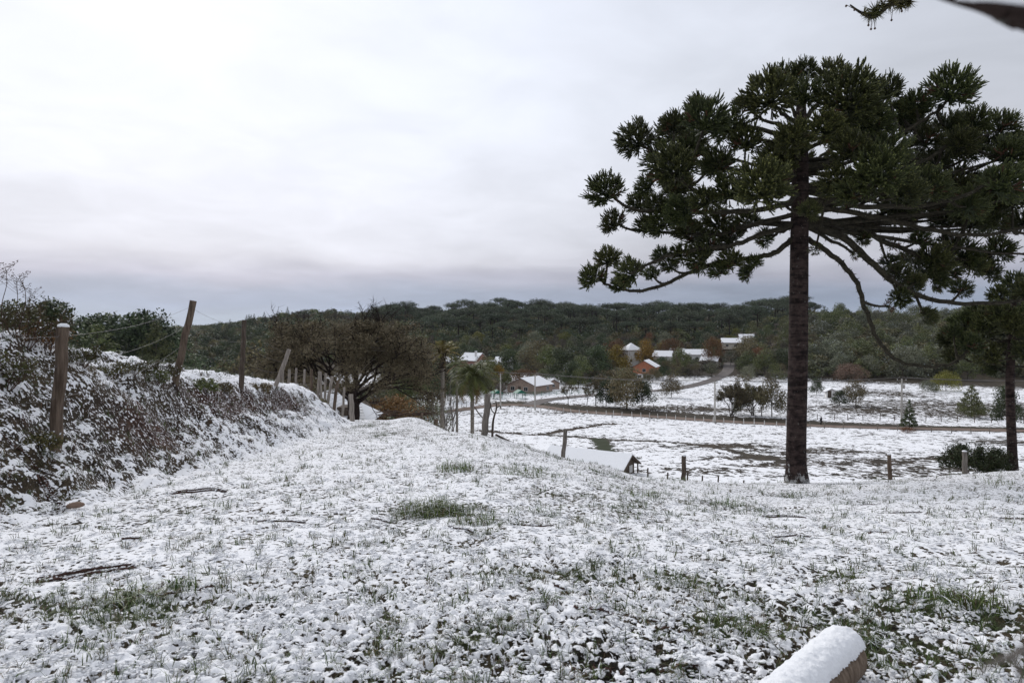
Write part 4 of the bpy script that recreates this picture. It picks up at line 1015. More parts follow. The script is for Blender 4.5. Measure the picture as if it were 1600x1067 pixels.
house('ridge_house', 'white-roofed farmhouse far off on the left beyond the bank', 303, 516, 10, 16, 3.4, 2.8, R(80), 'white_wall', Y=900, wins=[(0, 0, 1.8, 1.2, 1.0, '-x')])
house('end_cottage', 'small white cottage between the white house and the long house', 1058, 560, 6, 6.5, 2.8, 1.8, R(65), 'white_wall', wins=[(0, 1.2, 1.6, 1.0, 1.0, '-x'), (0, -1.2, 1.6, 1.0, 1.0, '-x')], Y=328)
house('upper_cottage', 'small pale cottage right of the highest house', 1166, 545, 6, 7, 2.8, 1.8, R(80), 'white_wall', wins=[(0, 1.2, 1.6, 1.0, 1.0, '-x')], Y=352)
house('garden_cottage', 'little white cottage above the drooping palm', 788, 571, 6, 7, 2.8, 1.8, R(72), 'white_wall', wins=[(0, 1.2, 1.6, 1.0, 1.0, '-x')], Y=292)
house('field_hut', 'little white hut with snowy roof in the far field', 1298, 621, 2.6, 2.6, 2.0, .7, R(-15), 'white_wall', wins=[(.5, 0, 1.2, .5, .5, '-y')], door=(-.5, '-y'))

def barn():
    # timber barn and lean-to below the bank, seen behind the big olive tree
    Y = 58.0; p = at(522, 640, Y); p[2] = gz(p[0], p[1]) - .3; t = thing('barn', 'barn with steep snow-covered roof behind the big olive tree', 'barn', p, 0)
    zap = -(613 - HY) / FPX * Y - p[2]; ze = -(640 - HY) / FPX * Y - p[2]; zr = -(631 - HY) / FPX * Y - p[2]; ze2 = -(657 - HY) / FPX * Y - p[2]
    X = lambda px: (px - 522) / FPX * Y
    mb = MB(); mb.prism([(X(486), 0), (X(532), 0), (X(532), ze + .1), (X(508.5), zap - .12), (X(486), ze + .1)], -1.6, 5); mb.prism([(X(532) + .01, 0), (X(578), 0), (X(578), ze2), (X(556), zr - .15), (X(532) + .01, zr - .15)], -1.2, 4); mb.obj('wall', M['old_boards'], t, False)
    mb = MB(); mb.box((X(529), -1.63, ze - .35), (.5, .06, .5)); w = mb.obj('window', M['frame'], t, False); mb = MB(); mb.box((X(529), -1.67, ze - .35), (.38, .04, .38)); mb.obj('pane', M['glass'], w, False)
    def slab(a, b, y0, y1, mat, th, lift, parent, nm):
        mb = MB(); n = 7
        for k in range(n):       # courses of roof boards, each lapping the one below
            f0, f1 = k / n, (k + 1) / n; x0, z0 = a[0] + (b[0] - a[0]) * f0, a[1] + (b[1] - a[1]) * f0; x1, z1 = a[0] + (b[0] - a[0]) * f1, a[1] + (b[1] - a[1]) * f1
            q = [(x0, z0 + lift - .03), (x1, z1 + lift), (x1, z1 + lift + th), (x0, z0 + lift + th - .035)]
            mb.prism(q if b[0] < a[0] else q[::-1], y0, y1)
        return mb.obj(nm, M[mat], parent, False)
    for a, b, y0, y1 in (((X(508.5), zap), (X(536), ze - .12), -1.9, 5.3), ((X(508.5), zap), (X(482), ze - .12), -1.9, 5.3)):
        r = slab(a, b, y0, y1, 'roof_tile', .06, 0, t, 'roof'); slab(a, b, y0, y1, 'snow', .07, .065, r, 'snow_cover')
    # hip-ended lean-to: front slope facing the camera
    V = [[X(530), -2.6, ze2], [X(585), -2.6, ze2], [X(557), 1.2, zr], [X(530), 1.2, zr], [X(585), 4.3, ze2]]
    mb = MB(); mb.add(V, [[0, 1, 2, 3]]); mb.add(V, [[1, 4, 2]]); mb.add([[v[0], v[1], v[2] - .08] for v in V], [[3, 2, 1, 0]]); r = mb.obj('roof', M['roof_tile'], t, False)
    mb = MB(); n = 8
    for k in range(n):
        f0, f1 = k / n, (k + 1) / n - .004; A = lambda f, e: [X(530), -2.6 + 3.8 * f, ze2 + (zr - ze2) * f + e]; B = lambda f, e: [X(585) + (X(557) - X(585)) * f, -2.6 + 3.8 * f, ze2 + (zr - ze2) * f + e]
        mb.add([A(f0, .08), B(f0, .08), B(f1, .045), A(f1, .045), A(f0, .01), B(f0, .01)], [[0, 1, 2, 3], [4, 5, 1, 0]])
    mb.add([[V[1][0], V[1][1], V[1][2] + .06], [V[4][0], V[4][1], V[4][2] + .06], [V[2][0], V[2][1], V[2][2] + .06]], [[0, 1, 2]])
    mb.obj('snow_cover', M['snow'], r, False)
barn()
def shed():
    # long open-sided shed just below the brow; its gable faces right
    Y = 72.0; g = at(940, 712, Y); g[2] = -(705 - HY) / FPX * Y
    t = thing('shed', 'weathered wooden shed with smooth snow roof below the meadow edge', 'shed', (0, 0, 0), R(0))
    p = at(922, 716, Y); zg = gz(p[0], p[1]); t.location = (p[0], p[1], zg); t.rotation_euler.z = R(58)
    ridge = -(705 - HY) / FPX * Y - zg; 
    w, d = 3.6, 8.5; hr = .95; zw = ridge - hr
    mb = MB(); mb.box((0, -d / 2 + .06, zw / 2), (w - .1, .08, zw)); mb.prism([(-w / 2 + .1, zw), (w / 2 - .1, zw), (0, zw + hr - .12)], -d / 2 + .02, -d / 2 + .1); mb.box((-w / 2 + .06, .05, zw / 2), (.08, d - .3, zw)); mb.box((w / 2 - .06, .05, zw / 2), (.08, d - .3, zw)); mb.box((0, d / 2 - .06, zw / 2), (w - .1, .08, zw)); mb.obj('wall', M['old_boards'], t, False)
    mb = MB(); mb.box((.75, -d / 2 - .02, zw * .55), (.8, .05, zw * .62)); mb.obj('door', M['frame'], t, False)
    for x in (-w / 2, w / 2):
        mb = MB(); mb.box((x, -d / 2 - .35, zw / 2), (.12, .12, zw)); mb.obj('post', M['dark_wood'], t, False)
    snow_roof(t, w, d, zw, hr, .55, 'old_boards', False, .12)
shed()

# ------------------------------------------------------------------ the woods on the hills
def visible_clear(px, py_top, py_base, half, Y):
    """true where a tree would hide a house or the lane that the photograph shows"""
    for x0, x1, y0, y1, yh in CLEAR:
        if Y < yh - 2 and px + half > x0 and px - half < x1 and py_top < y1 and py_base > y0: return True
    return False
CLEAR = [(990, 1030, 560, 592, 256), (974, 1002, 532, 566, 300), (722, 752, 548, 568, 285), (697, 716, 553, 568, 290), (797, 852, 590, 616, 205), (1028, 1046, 546, 556, 310), (1070, 1102, 541, 552, 315),
         (1130, 1152, 530, 544, 345), (1060, 1142, 586, 612, 250), (1126, 1146, 572, 590, 285), (1000, 1130, 606, 640, 200), (1050, 1066, 545, 558, 328), (1158, 1174, 532, 544, 352), (780, 796, 558, 570, 292), (755, 774, 566, 578, 280)]
def stand(protos, wts, px0, px1, Y0, Y1, sp, smin, smax, label, group, seed, hproto, cond=None, limit=300, spots=None):
    rng = random.Random(seed); n = 0; Y = Y0; cand = []
    while Y < Y1:
        x = (px0 - CX) / FPX * Y; xe = (px1 - CX) / FPX * Y
        while x < xe:
            X = x + rng.uniform(-.4, .4) * sp; yy = Y + rng.uniform(-.4, .4) * sp; x += sp
            k = rng.choices(range(len(protos)), wts)[0]; s = rng.uniform(smin, smax); px = CX + X / yy * FPX
            z = hz(X, yy); h = hproto[k] * s
            top = HY - (z + h) / yy * FPX; base = HY - z / yy * FPX
            if cond and not cond(px, yy, rng): continue
            if visible_clear(px, top, base - h * .15 / yy * FPX, h * .3 / yy * FPX, yy): continue
            cand.append((X, yy, z, k, s))
        Y += sp
    for X, yy, z, k, s in cand[:limit]:
        lb = label[k] + (where(CX + X / yy * FPX, spots) if spots else '')
        put(protos[k], (X, yy, z - .2), rng.uniform(0, 6.28), (s * rng.uniform(.9, 1.12), s * rng.uniform(.9, 1.12), s), lb, group)
    return len(cand)
AR = [proto_araucaria(200 + k, w, h, tiers=tr) for k, (w, h, tr) in enumerate(((7.2, 14.5, 1), (6.2, 13.5, 1), (8.0, 15.5, 1), (4.6, 13, 2)))]
RD = [proto_round(220, 4.6, 9.5, 2.0, 'leaf_dark', 2200, .24, .03), proto_round(221, 4.2, 8.5, 1.6, 'leaf_mid', 2200, .22, .02), proto_round(222, 4.8, 9.0, 1.6, 'leaf_greygreen', 2200, .24, .08)]
BA = [proto_bare(230, 10, 4, 3, .6, 8, 'bark', 'leaf_brush', 900, .13, tw=.03), proto_bare(231, 9, 4, 3, .7, 8, 'bark', 'leaf_olive', 1600, .14, tw=.03)]
RH = [proto_round(240, 4.4, 8.8, 1.2, 'leaf_mid', 2000, .25, .05), proto_round(241, 4.0, 8.0, 1.0, 'leaf_mid', 2000, .23, .04), proto_round(242, 4.6, 8.6, 1.0, 'leaf_greygreen', 2000, .25, .16), proto_round(243, 3.6, 7.0, .8, 'leaf_greygreen', 1700, .22, .30)]
def where(px, spots):
    """a findable place for a tree of the woods"""
    for x, s in spots:
        if px < x: return s
    return spots[-1][1]
n1 = stand(AR, (4, 4, 4, 2), 600, 1265, 396, 580, 13.6, .62, 1.2, ['broad flat-topped araucaria', 'mid-sized flat-topped araucaria', 'widest flat-topped araucaria', 'narrow two-tiered araucaria'], 'araucarias on the far hill', 1, (14.5, 13.5, 15.5, 13), lambda px, Y, r: (px > 640 or Y > 440), 300,
           [(700, ' on the far hill behind the palms'), (790, ' on the far hill above the pink house'), (930, ' on the far hill above the brown house'), (1050, ' on the far hill above the orange brick house'), (1160, ' on the far hill above the lane'), (9999, ' on the far hill close left of the big trunk')])
n2 = stand(RH, (3, 3, 3, 2), 1250, 1660, 249, 405, 12.5, .9, 1.3, ['deep green tree of the hillside wood', 'mid green tree of the hillside wood', 'grey-green frosted tree of the hillside wood', 'small pale frosted tree of the hillside wood'], 'trees of the right hillside wood', 2, (8.8, 8.0, 8.6, 7.0), None, 300,
           [(1330, ' just right of the big trunk'), (1420, ' above the reddish thicket'), (1500, ' above the yellow-green willow'), (9999, ' behind the slim araucaria')])
VY = proto_round(260, 3.8, 7.5, 1.0, 'leaf_yellow', 2000, .21, 0); VL = proto_round(261, 4.0, 8.0, 1.0, 'leaf_lime', 2000, .21, 0); VR = proto_round(262, 3.8, 7.0, 1.0, 'leaf_rust', 2000, .2, 0)
n3 = stand([RD[0], RD[1], RD[2], BA[0], BA[1], VY, VL, VR], (4, 3, 2, 2, 2, .7, 1.3, .9), 600, 1250, 272, 398, 14, .75, 1.1, ['dark green tree in the village gardens', 'mid green tree in the village gardens', 'grey-green tree in the village gardens', 'bare grey tree in the village gardens', 'olive brown thinning tree in the village gardens', 'yellow tree in the village gardens', 'yellow-green tree in the village gardens', 'rust-brown tree in the village gardens'], 'village trees', 3, (9.5, 8.5, 9, 10, 9, 7.5, 8, 7), lambda px, Y, r: r.random() < .8, 300, [(720, ' near the palms'), (860, ' near the pink house'), (960, ' near the red house'), (1060, ' near the tall white house'), (1150, ' near the long house'), (9999, ' left of the big trunk')])
n7 = stand([RD[0], RD[1], BA[1]], (3, 3, 2), 640, 1260, 430, 575, 30, .9, 1.35, ['dark round tree', 'green round tree', 'brown bare-looking tree'], 'round trees among the araucarias', 7, (9.5, 8.5, 9), None, 300, [(760, ' among the araucarias above the palms'), (930, ' among the araucarias above the brown house'), (1100, ' among the araucarias above the white houses'), (9999, ' among the araucarias left of the big trunk')])
n8 = stand([RD[1], RD[2], BA[1], BA[0]], (3, 2, 3, 2), 860, 1240, 212, 285, 11.5, .5, .85, ['green garden tree', 'grey-green garden tree', 'olive garden tree', 'bare garden tree'], 'low garden trees', 8, (8.5, 9, 9, 10), lambda px, Y, r: r.random() < .7, 300, [(960, ' below the yellow tree'), (1040, ' near the orange brick house'), (1130, ' beside the lane'), (9999, ' right of the lane')])
n4 = stand([BA[0], BA[1]], (4, 4), 440, 650, 470, 560, 14, 1.0, 1.4, ['leafless grey tree on the hill crest behind the big olive tree', 'brown thin-leaved tree on the hill crest behind the big olive tree'], 'trees behind the big olive tree', 4, (10, 9))
n5 = stand([RD[0], RD[1], BA[1]], (4, 3, 2), 270, 470, 280, 410, 20, .9, 1.3, ['dark tree on the slope left of the big olive tree', 'green tree on the slope left of the big olive tree', 'brown tree on the slope left of the big olive tree'], 'trees on the left slope', 5, (9.5, 8.5, 9), lambda px, Y, r: not (285 < px < 318 and Y < 420))
CO = [proto_conifer(250, 3.2, 13), proto_conifer(251, 2.6, 11)]
n6 = stand(CO, (1, 1), 345, 460, 480, 520, 10, .85, 1.1, ['pointed dark conifer on the ridge left of the hill'] * 2, 'conifers on the left ridge', 6, (13, 11))
print('woods', n1, n2, n3, n4, n5, n6)

def thicket(name, label, seed, regions, mats, smin, smax, clear=True):
    """understorey that reads as one mass: leaf clumps scattered under and between the trees"""
    npr = np.random.default_rng(seed); rng = random.Random(seed); P = []; pts = []; sc = []
    for k, m in enumerate(mats):
        mb = MB(); leafy(mb, rng, npr, lobes(rng, 2.0, 2.4, .3, 9, 1.1, .8), 420, .26, 0, 1, .05, .55, .4); P.append(mb.mesh('thicket_clump', [M[m], M['frost']], False))
    for (px0, px1, Y0, Y1, n) in regions:
        Y = npr.uniform(Y0 ** 2, Y1 ** 2, n) ** .5; px = npr.uniform(px0, px1, n); X = (px - CX) / FPX * Y; Z = H(X, Y); s = npr.uniform(smin, smax, n)
        for i in range(n):
            t = HY - (Z[i] + 4.2 * s[i]) / Y[i] * FPX
            if clear and visible_clear(px[i], t, HY - Z[i] / Y[i] * FPX, 2.5 * s[i] / Y[i] * FPX, Y[i]): continue
            if min(poly_dist(np.array([X[i]]), np.array([Y[i]]), LANE)) < 4: continue
            pts.append((X[i], Y[i], Z[i] - .3)); sc.append(s[i])
    pts = np.array(pts); scatter(name, pts, np.array(sc), npr.integers(0, len(P), len(pts)), P, label, 'undergrowth', seed)
LANE = [hit(*p, 45)[:2] for p in ((828, 633), (890, 621), (990, 613), (1085, 602), (1136, 581), (1140, 568))]
thicket('undergrowth', 'dark undergrowth filling the wood on the far hill', 31, [(440, 1270, 395, 590, 2700), (440, 1270, 520, 600, 500), (440, 660, 300, 400, 420), (250, 470, 250, 900, 1100)], ['leaf_dark', 'leaf_mid', 'leaf_araucaria', 'leaf_olive'], 1.0, 2.3)
thicket('ridge_undergrowth', 'tall dark undergrowth along the crest of the far hill', 34, [(440, 1290, 525, 610, 520)], ['leaf_dark', 'leaf_mid', 'leaf_araucaria'], 2.0, 3.3)
thicket('hillside_undergrowth', 'mixed green undergrowth filling the right hillside wood', 32, [(1248, 1680, 249, 410, 1500)], ['leaf_greygreen', 'leaf_mid', 'leaf_greygreen', 'leaf_olive'], .9, 2.0)
thicket('garden_undergrowth', 'shrubs and hedges massed between the village houses', 33, [(600, 1250, 262, 398, 1000), (600, 790, 195, 262, 260), (880, 1000, 225, 262, 60), (430, 640, 68, 200, 520)], ['leaf_dark', 'leaf_mid', 'leaf_olive', 'leaf_brush'], .6, 1.5)
# ------------------------------------------------------------------ trees one can point to
def one(proto, px, py, hpx, label, Y=None, hp=None, y0=45, wf=1.0, group=None):
    """stand a tree on the ground seen at (px, py) and give it the height it has in the photograph"""
    if Y is None: p = onground(px, py, y0)
    else:
        p = at(px, py, Y); p[2] = gz(p[0], p[1])
    top = -(py - hpx - HY) / FPX * p[1]
    s = (top - p[2]) / hp
    rz = random.Random(int(px * 7 + py)).uniform(0, 6.28)
    return put(proto, (p[0], p[1], p[2] - .05), rz, (s * wf, s * wf, s), label, group)
OL = proto_round(300, 4.5, 7.0, 1.3, 'leaf_olive', 4200, .19, .02, .30, 20, .14, .8)
DG = proto_round(301, 3.6, 7.0, 1.0, 'leaf_dark', 4200, .19, .02, .32, 18, .14, .9)
MG = proto_round(302, 4.0, 7.0, 1.0, 'leaf_mid', 4200, .19, .02, .30, 20, .14, .85)
YE = proto_round(303, 4.2, 7.0, .8, 'leaf_yellow', 3600, .2, .0, .30, 18, .14, .8)
RU = proto_round(304, 4.6, 7.0, 1.2, 'leaf_rust', 3600, .19, .0, .30, 18, .14, .8)
LI = proto_round(305, 4.2, 5.0, .2, 'leaf_lime', 4600, .17, .0, .32, 22, .10, .85, name='willow_bush')
RT = proto_round(306, 6.5, 5.5, .3, 'leaf_redtwig', 4800, .19, .0, .28, 26, .12, .7, name='leafless_thicket')
GB = proto_round(307, 3.4, 3.6, .1, 'leaf_greygreen', 3000, .15, .1, .34, 14, .08, .8, name='grey_bush')
PN = proto_conifer(308, 1.7, 5.5, 'leaf_dark', .02, 'young_conifer', 4200)
GT = proto_conifer(309, 3.2, 6.2, 'leaf_mid', .0, 'garden_conifer', 6500)
BR = proto_bare(310, 7, 4, 3, .6, 9, 'bark', 'leaf_olive', 1500, .12, name='thin_tree', tw=.02, r=.12)
BB = proto_bare(311, 7, 4, 3, .55, 10, 'bark', 'leaf_olive', 6000, .14, name='bushy_tree', tw=.02, r=.10, stems=5)
one(BR, 917, 634, 40, 'thin half-bare tree, leftmost of the clump behind the verge', None, 7)
one(BR, 931, 634, 50, 'thin half-bare tree, second in the clump behind the verge', None, 7)
one(DG, 947, 635, 42, 'dark green tree at the middle of the clump behind the verge', None, 7, 45, .8)
one(DG, 961, 636, 40, 'dark green tree left of the olive tree in the verge clump', None, 7, 45, .7)
one(OL, 979, 639, 62, 'brownish olive tree, tallest of the clump behind the verge', None, 7, 45, .85)
one(DG, 1003, 638, 46, 'round dark green tree at the right end of the verge clump', None, 7, 45, .95)
one(BR, 888, 634, 44, 'small spreading tree with thin brown leaves by the verge', None, 7)
one(OL, 1049, 621, 33, 'lone round olive tree in the snowy field above the road', None, 7, 45, .9)
one(BB, 1143, 651, 60, 'grey twiggy tree right behind the utility pole', None, 7)
one(MG, 1158, 648, 34, 'low dark green shrub tree beside the twiggy grey tree', None, 7, 45, .8)
one(BB, 1176, 649, 56, 'twiggy tree in the middle of the clump left of the araucaria trunk', None, 7)
one(OL, 1206, 651, 56, 'rounded olive tree nearest the araucaria trunk on its left', None, 7, 45, .8)
one(BR, 1190, 650, 50, 'thin tree between the twiggy tree and the rounded olive tree', None, 7)
one(DG, 1276, 617, 26, 'small dark tree standing just right of the araucaria trunk', None, 7, 45, .9)
one(OL, 1337, 634, 38, 'brown-green bushy tree beside the little white hut', None, 7, 45, .9)
one(DG, 1312, 634, 24, 'low dark bush in front of the little white hut', None, 7, 45, 1.2)
one(RT, 1327, 596, 26, 'wide reddish leafless thicket at the foot of the wood', None, 5.5)
one(LI, 1478, 611, 29, 'yellow-green willow bush at the foot of the wood', None, 5, 45, .95)
one(GB, 1450, 612, 16, 'grey bush left of the yellow-green willow', None, 3.6)
one(PN, 1421, 671, 48, 'small dark conifer beside the road under the cross-armed pole', None, 5.5)
one(GT, 1518, 652, 52, 'bright green cone-shaped tree in the right field', None, 6.2)
one(DG, 1573, 668, 64, 'dark tree behind the slim araucaria trunk', None, 7, 45, .75)
one(RU, 1418, 676, 9, 'low rust-coloured bush at the foot of the small conifer', None, 7, 45, 2.0)
one(YE, 965, 596, 54, 'big yellow-leaved tree left of the orange brick house', 262, 7, 45, .85)
one(YE, 1008, 575, 42, 'golden tree right of the tall white house', 292, 7, 45, .75)
one(RU, 962, 572, 42, 'rust and olive tree left of the tall white house', 297, 7, 45, .9)
one(RU, 1048, 570, 42, 'orange-brown tree above the white house row', 325, 7, 45, .95)
one(RU, 1115, 588, 62, 'tall rust-brown tree beside the upper lane', 290, 7, 45, .6)
one(LI, 882, 560, 40, 'lime-green tree below the wood in mid hill', 380, 5, 45, .8)
one(RU, 820, 602, 26, 'rust-brown hedge tree behind the brown house', 222, 7, 45, 1.5)
one(DG, 893, 616, 52, 'dark tree at the right end of the brown house', 220, 7, 45, .9)
one(MG, 790, 620, 40, 'green tree at the left end of the brown house', 215, 7, 45, .7)
one(MG, 770, 612, 52, 'yellowish green tree between the palms and the brown house', 235, 7, 45, .9)
one(DG, 745, 622, 48, 'dark green tree right behind the drooping palm', 200, 7, 45, 1.0)
one(DG, 700, 630, 64, 'dense dark tree behind the two tall palms', 180, 7, 45, .95)
one(DG, 668, 640, 80, 'dense dark tree between the olive tree and the palms', 165, 7, 45, .85)
one(MG, 640, 640, 70, 'green tree just right of the big olive tree', 150, 7, 45, .8)
one(GB, 664, 640, 16, 'pale grey-leaved bush by the white gate', 120, 3.6)
one(RU, 612, 660, 44, 'rust-brown leafless bush right of the barn roof', 95, 7, 45, 1.0)
one(DG, 1036, 612, 54, 'dark tree right of the orange brick house', 245, 7, 45, .75)
one(BR, 1047, 612, 62, 'pale bare tree right of the orange brick house', 240, 7)
one(BR, 1086, 602, 42, 'bare roadside tree left of the climbing lane', 250, 7)
one(MG, 1168, 590, 40, 'green tree right of the top of the lane', 262, 7, 45, 1.1)
one(MG, 1195, 592, 44, 'green tree at the wood edge left of the araucaria trunk', 256, 7, 45, 1.1)
one(OL, 1170, 575, 48, 'brownish tree above the green tree by the lane', 285, 7, 45, 1.0)
one(DG, 1222, 592, 46, 'dark tree at the wood edge touching the araucaria trunk', 254, 7, 45, 1.0)
one(DG, 932, 596, 56, 'dark spreading tree left of the big yellow tree', 255, 7, 45, 1.1)
one(MG, 860, 590, 48, 'green tree above the brown house', 262, 7, 45, 1.0)
one(BR, 848, 602, 46, 'bare grey tree above the brown house', 240, 7)
one(DG, 876, 606, 62, 'dense dark tree between the brown house and the verge clump', 236, 7, 45, 1.0)
one(MG, 905, 610, 52, 'green tree in front of the red house', 232, 7, 45, 1.0)
one(DG, 921, 606, 46, 'dark round tree right of the red house front tree', 238, 7, 45, .9)
one(OL, 842, 578, 44, 'olive tree on the rise above the brown house roof', 268, 7, 45, 1.0)
one(DG, 795, 596, 50, 'dark tree standing up behind the brown house', 240, 7, 45, .9)
one(OL, 758, 598, 40, 'olive garden tree right of the pink house', 250, 7, 45, 1.0)
one(YE, 778, 602, 30, 'small yellowish tree left of the brown house', 232, 7, 45, .9)
one(MG, 1065, 590, 44, 'green tree left of the upper lane', 268, 7, 45, .9)
one(OL, 1020, 606, 30, 'low olive tree below the orange brick house', 236, 7, 45, 1.2)
one(DG, 990, 606, 24, 'low dark tree left of the orange brick house base', 238, 7, 45, 1.2)
# trees beyond the bank on the left
DOME = proto_round(320, 4.6, 15.5, 5.0, 'leaf_dark', 12000, .17, .01, .26, 34, .3, .7, name='domed_tree')
DOME2 = proto_round(321, 3.6, 15.0, 5.0, 'leaf_mid', 9000, .16, .01, .26, 28, .25, .7, name='domed_tree')
one(DOME, 74, 560, 98, 'domed dark green tree beyond the bank at the left', 62, 15.5)
one(DOME2, 30, 560, 96, 'lighter green domed tree beyond the bank, behind the tall weeds', 58, 15.0)
one(DOME2, -14, 560, 92, 'green tree cut by the left edge beyond the bank', 60, 15.0)
ORD = ['second', 'fourth', 'fifth', 'sixth', 'seventh', 'eighth', 'ninth', 'first', 'tenth', 'third']
for k, (px, top, Y, w) in enumerate(((142, 497, 190, 1.0), (160, 495, 195, .9), (178, 494, 200, 1.0), (196, 498, 205, 1.1), (214, 494, 185, .9), (230, 489, 190, .8), (244, 500, 180, .9), (126, 500, 180, 1.0), (262, 512, 230, 1.1), (152, 505, 170, 1.2))):
    one(DG if k % 3 else GT, px, top + 40, 40, ORD[k] + ' dark treetop in the row beyond the left bank', Y, 7 if k % 3 else 6.2, 45, w, 'treetops beyond the left bank')
# brush left of the big tree
for k, (px, top, Y, h) in enumerate(((400, 540, 80, 7), (425, 530, 85, 7), (455, 528, 78, 7), (385, 552, 70, 7), (440, 545, 66, 7))):
    one(BB if k % 2 else BR, px, top + 60, 60, ['second', 'third', 'fifth', 'leftmost', 'fourth'][k] + ' grey leafless shrub in the brush left of the big olive tree', Y, h, 45, 1.1, 'brush left of the big olive tree')

M['twig_olive'] = mat_leaf('olive_twigs', (0.085, 0.072, 0.038), (0.19, 0.165, 0.098), .8, .1)
def big_olive():
    """the wide old tree behind the fence: heavy forking limbs, a haze of olive twigs"""
    rng = random.Random(21); npr = np.random.default_rng(21); Y = 50.0
    p = at(551, 670, Y); p[2] = gz(p[0], p[1]); t = thing('old_olive_tree', 'wide old tree with dark forked trunk and olive-brown twiggy crown', 'tree', p)
    tb = MB(); ends = []; h = 10.2
    tb.tube([[0, 0, -.4], [0, 0, .8], [.1, 0, 2.2], [.0, .1, 3.4]], [.62, .45, .42, .40], 10)
    for k in range(13):
        a = k * 2.4; tilt = .35 + .75 * ((k * .618) % 1)
        d = np.array([math.cos(a) * tilt * 1.25, math.sin(a) * tilt, 1.0 if k % 3 else .3]); d /= np.linalg.norm(d)
        grow(tb, rng, np.array([0, 0, 2.7 + .10 * k]), d, 3.2, .16, 4, 3, .62, 9, .22, .17, 0, ends, .014)
    tb.obj('trunk', M['trunk'], t)
    E = np.array(ends); ok = (np.abs(E[:, 0]) < 6.4) & (E[:, 2] < 10.4) & ((E[:, 2] > 4.0) | (E[:, 0] > 2.2)); E = E[ok]
    n = 60000; q = E[npr.integers(0, len(E), n)] + npr.normal(size=(n, 3)) * .16; nn = npr.normal(size=(n, 3)); a = np.cross(nn, npr.normal(size=(n, 3))); a /= np.linalg.norm(a, axis=1)[:, None]; b = np.cross(nn, a); b /= np.linalg.norm(b, axis=1)[:, None]
    s = (.095 * npr.uniform(.5, 1.3, n))[:, None]; cb = MB()
    cb.add(np.stack([q - a * s, q + b * s * .4, q + a * s, q - b * s * .4], 1).reshape(-1, 3), np.arange(4 * n).reshape(-1, 4), 0, np.clip(.5 + npr.normal(size=n) * .3, 0, 1))
    leafy(cb, rng, npr, lobes(rng, 5.0, 5.8, 4.2, 46, 1.2, .8), 34000, .075, 0, None, 0, .35, .15)
    cb.obj('crown', M['twig_olive'], t, False)
    # pale lichen-grey dead limbs showing through
    for k in range(7):
        a = rng.uniform(-.9, .9); z = rng.uniform(4, 8); mb = MB(); p0 = np.array([math.sin(a) * 1.5, -1.5, z]); p2 = p0 + np.array([math.sin(a) * 2.4 + rng.uniform(-.6, .6), -1.6, rng.uniform(-.2, 1.4)])
        mb.tube(bez(p0, (p0 + p2) / 2 + [0, 0, .3], p2, 6), np.linspace(.05, .02, 6), 5); mb.obj('dead_limb', M['grey_wood'], t)
    t.scale = (1.02, 1.0, .80)
big_olive()

# ------------------------------------------------------------------ palms
M['frond'] = mat_leaf('palm_frond', (0.05, 0.062, 0.014), (0.125, 0.13, 0.035), 0.5, .2)
M['frond_yellow'] = mat_leaf('palm_frond_yellow', (0.12, 0.105, 0.02), (0.25, 0.20, 0.045), 0.5, .2)
M['frond_dry'] = mat_leaf('palm_frond_dry', (0.13, 0.085, 0.03), (0.22, 0.15, 0.06), 0.7, .2)
M['palm_bark'] = mat_bark('palm_bark', (0.16, 0.14, 0.115), (0.28, 0.25, 0.21), 6, 9)
def palm(label, px, ytop, Y, r, fr, nf, droop, rt, mat, seed, lean=0.0):
    rng = random.Random(seed); p = at(px, ytop, Y); zt = p[2]; p[2] = gz(p[0], p[1]) - .2; h = zt - p[2]
    t = thing('palm_tree', label, 'palm', p)
    mb = MB(); mb.tube([[0, 0, 0], [lean * .3, 0, h * .4], [lean * .8, 0, h * .8], [lean, 0, h]], [rt * 1.25, rt, rt * .9, rt * .75], 9); mb.obj('trunk', M['palm_bark'], t)
    for k in range(nf):
        a = k * 2.4; e = R(80 - 105 * (k / nf)) ; L = fr * rng.uniform(.85, 1.1); d = np.array([math.cos(a), math.sin(a), 0])
        C = [np.array([lean, 0, h])]; el = e
        for j in range(7): C.append(C[-1] + (d * math.cos(el) + np.array([0, 0, math.sin(el)])) * L / 7); el -= droop * (.5 + j / 7)
        C = np.array(C); f = MB(); f.tube(C, np.linspace(.022, .006, 8), 3, 0, False, .2)
        V = []; sd = np.array([-math.sin(a), math.cos(a), 0])
        for i in range(34):
            q = .12 + .88 * i / 33; x = q * 7; j = min(int(x), 6); c = C[j] + (C[j + 1] - C[j]) * (x - j); ax = C[j + 1] - C[j]; ax /= np.linalg.norm(ax)
            for s in (-1, 1):
                l = L * .30 * math.sin(math.pi * min(.97, q * .85 + .1)) * rng.uniform(.8, 1.15); w = sd * s * .8 + ax * .55 + np.array([0, 0, rng.uniform(-.75, .05)])
                w /= np.linalg.norm(w); V += [c - ax * .02, c + ax * .025, c + w * l]
        V = np.array(V); f.add(V, np.arange(len(V)).reshape(-1, 3), 0, np.array([rng.random() for _ in range(len(V) // 3)]))
        f.obj('frond', M['frond_dry'] if (k > nf * .88) else M[mat], t, False)
palm('tall yellowish palm with slender pale trunk, left of three', 690, 553, 53, .17, 1.5, 24, .2, .16, 'frond_yellow', 1, .1)
palm('thin palm with sparse crown, between the yellowish and the drooping palm', 714, 570, 46, .1, .95, 13, .15, .085, 'frond', 2)
palm('bushy palm with long drooping dark fronds beside the corner post', 738, 592, 42, .12, 2.1, 46, .36, .12, 'frond', 3)

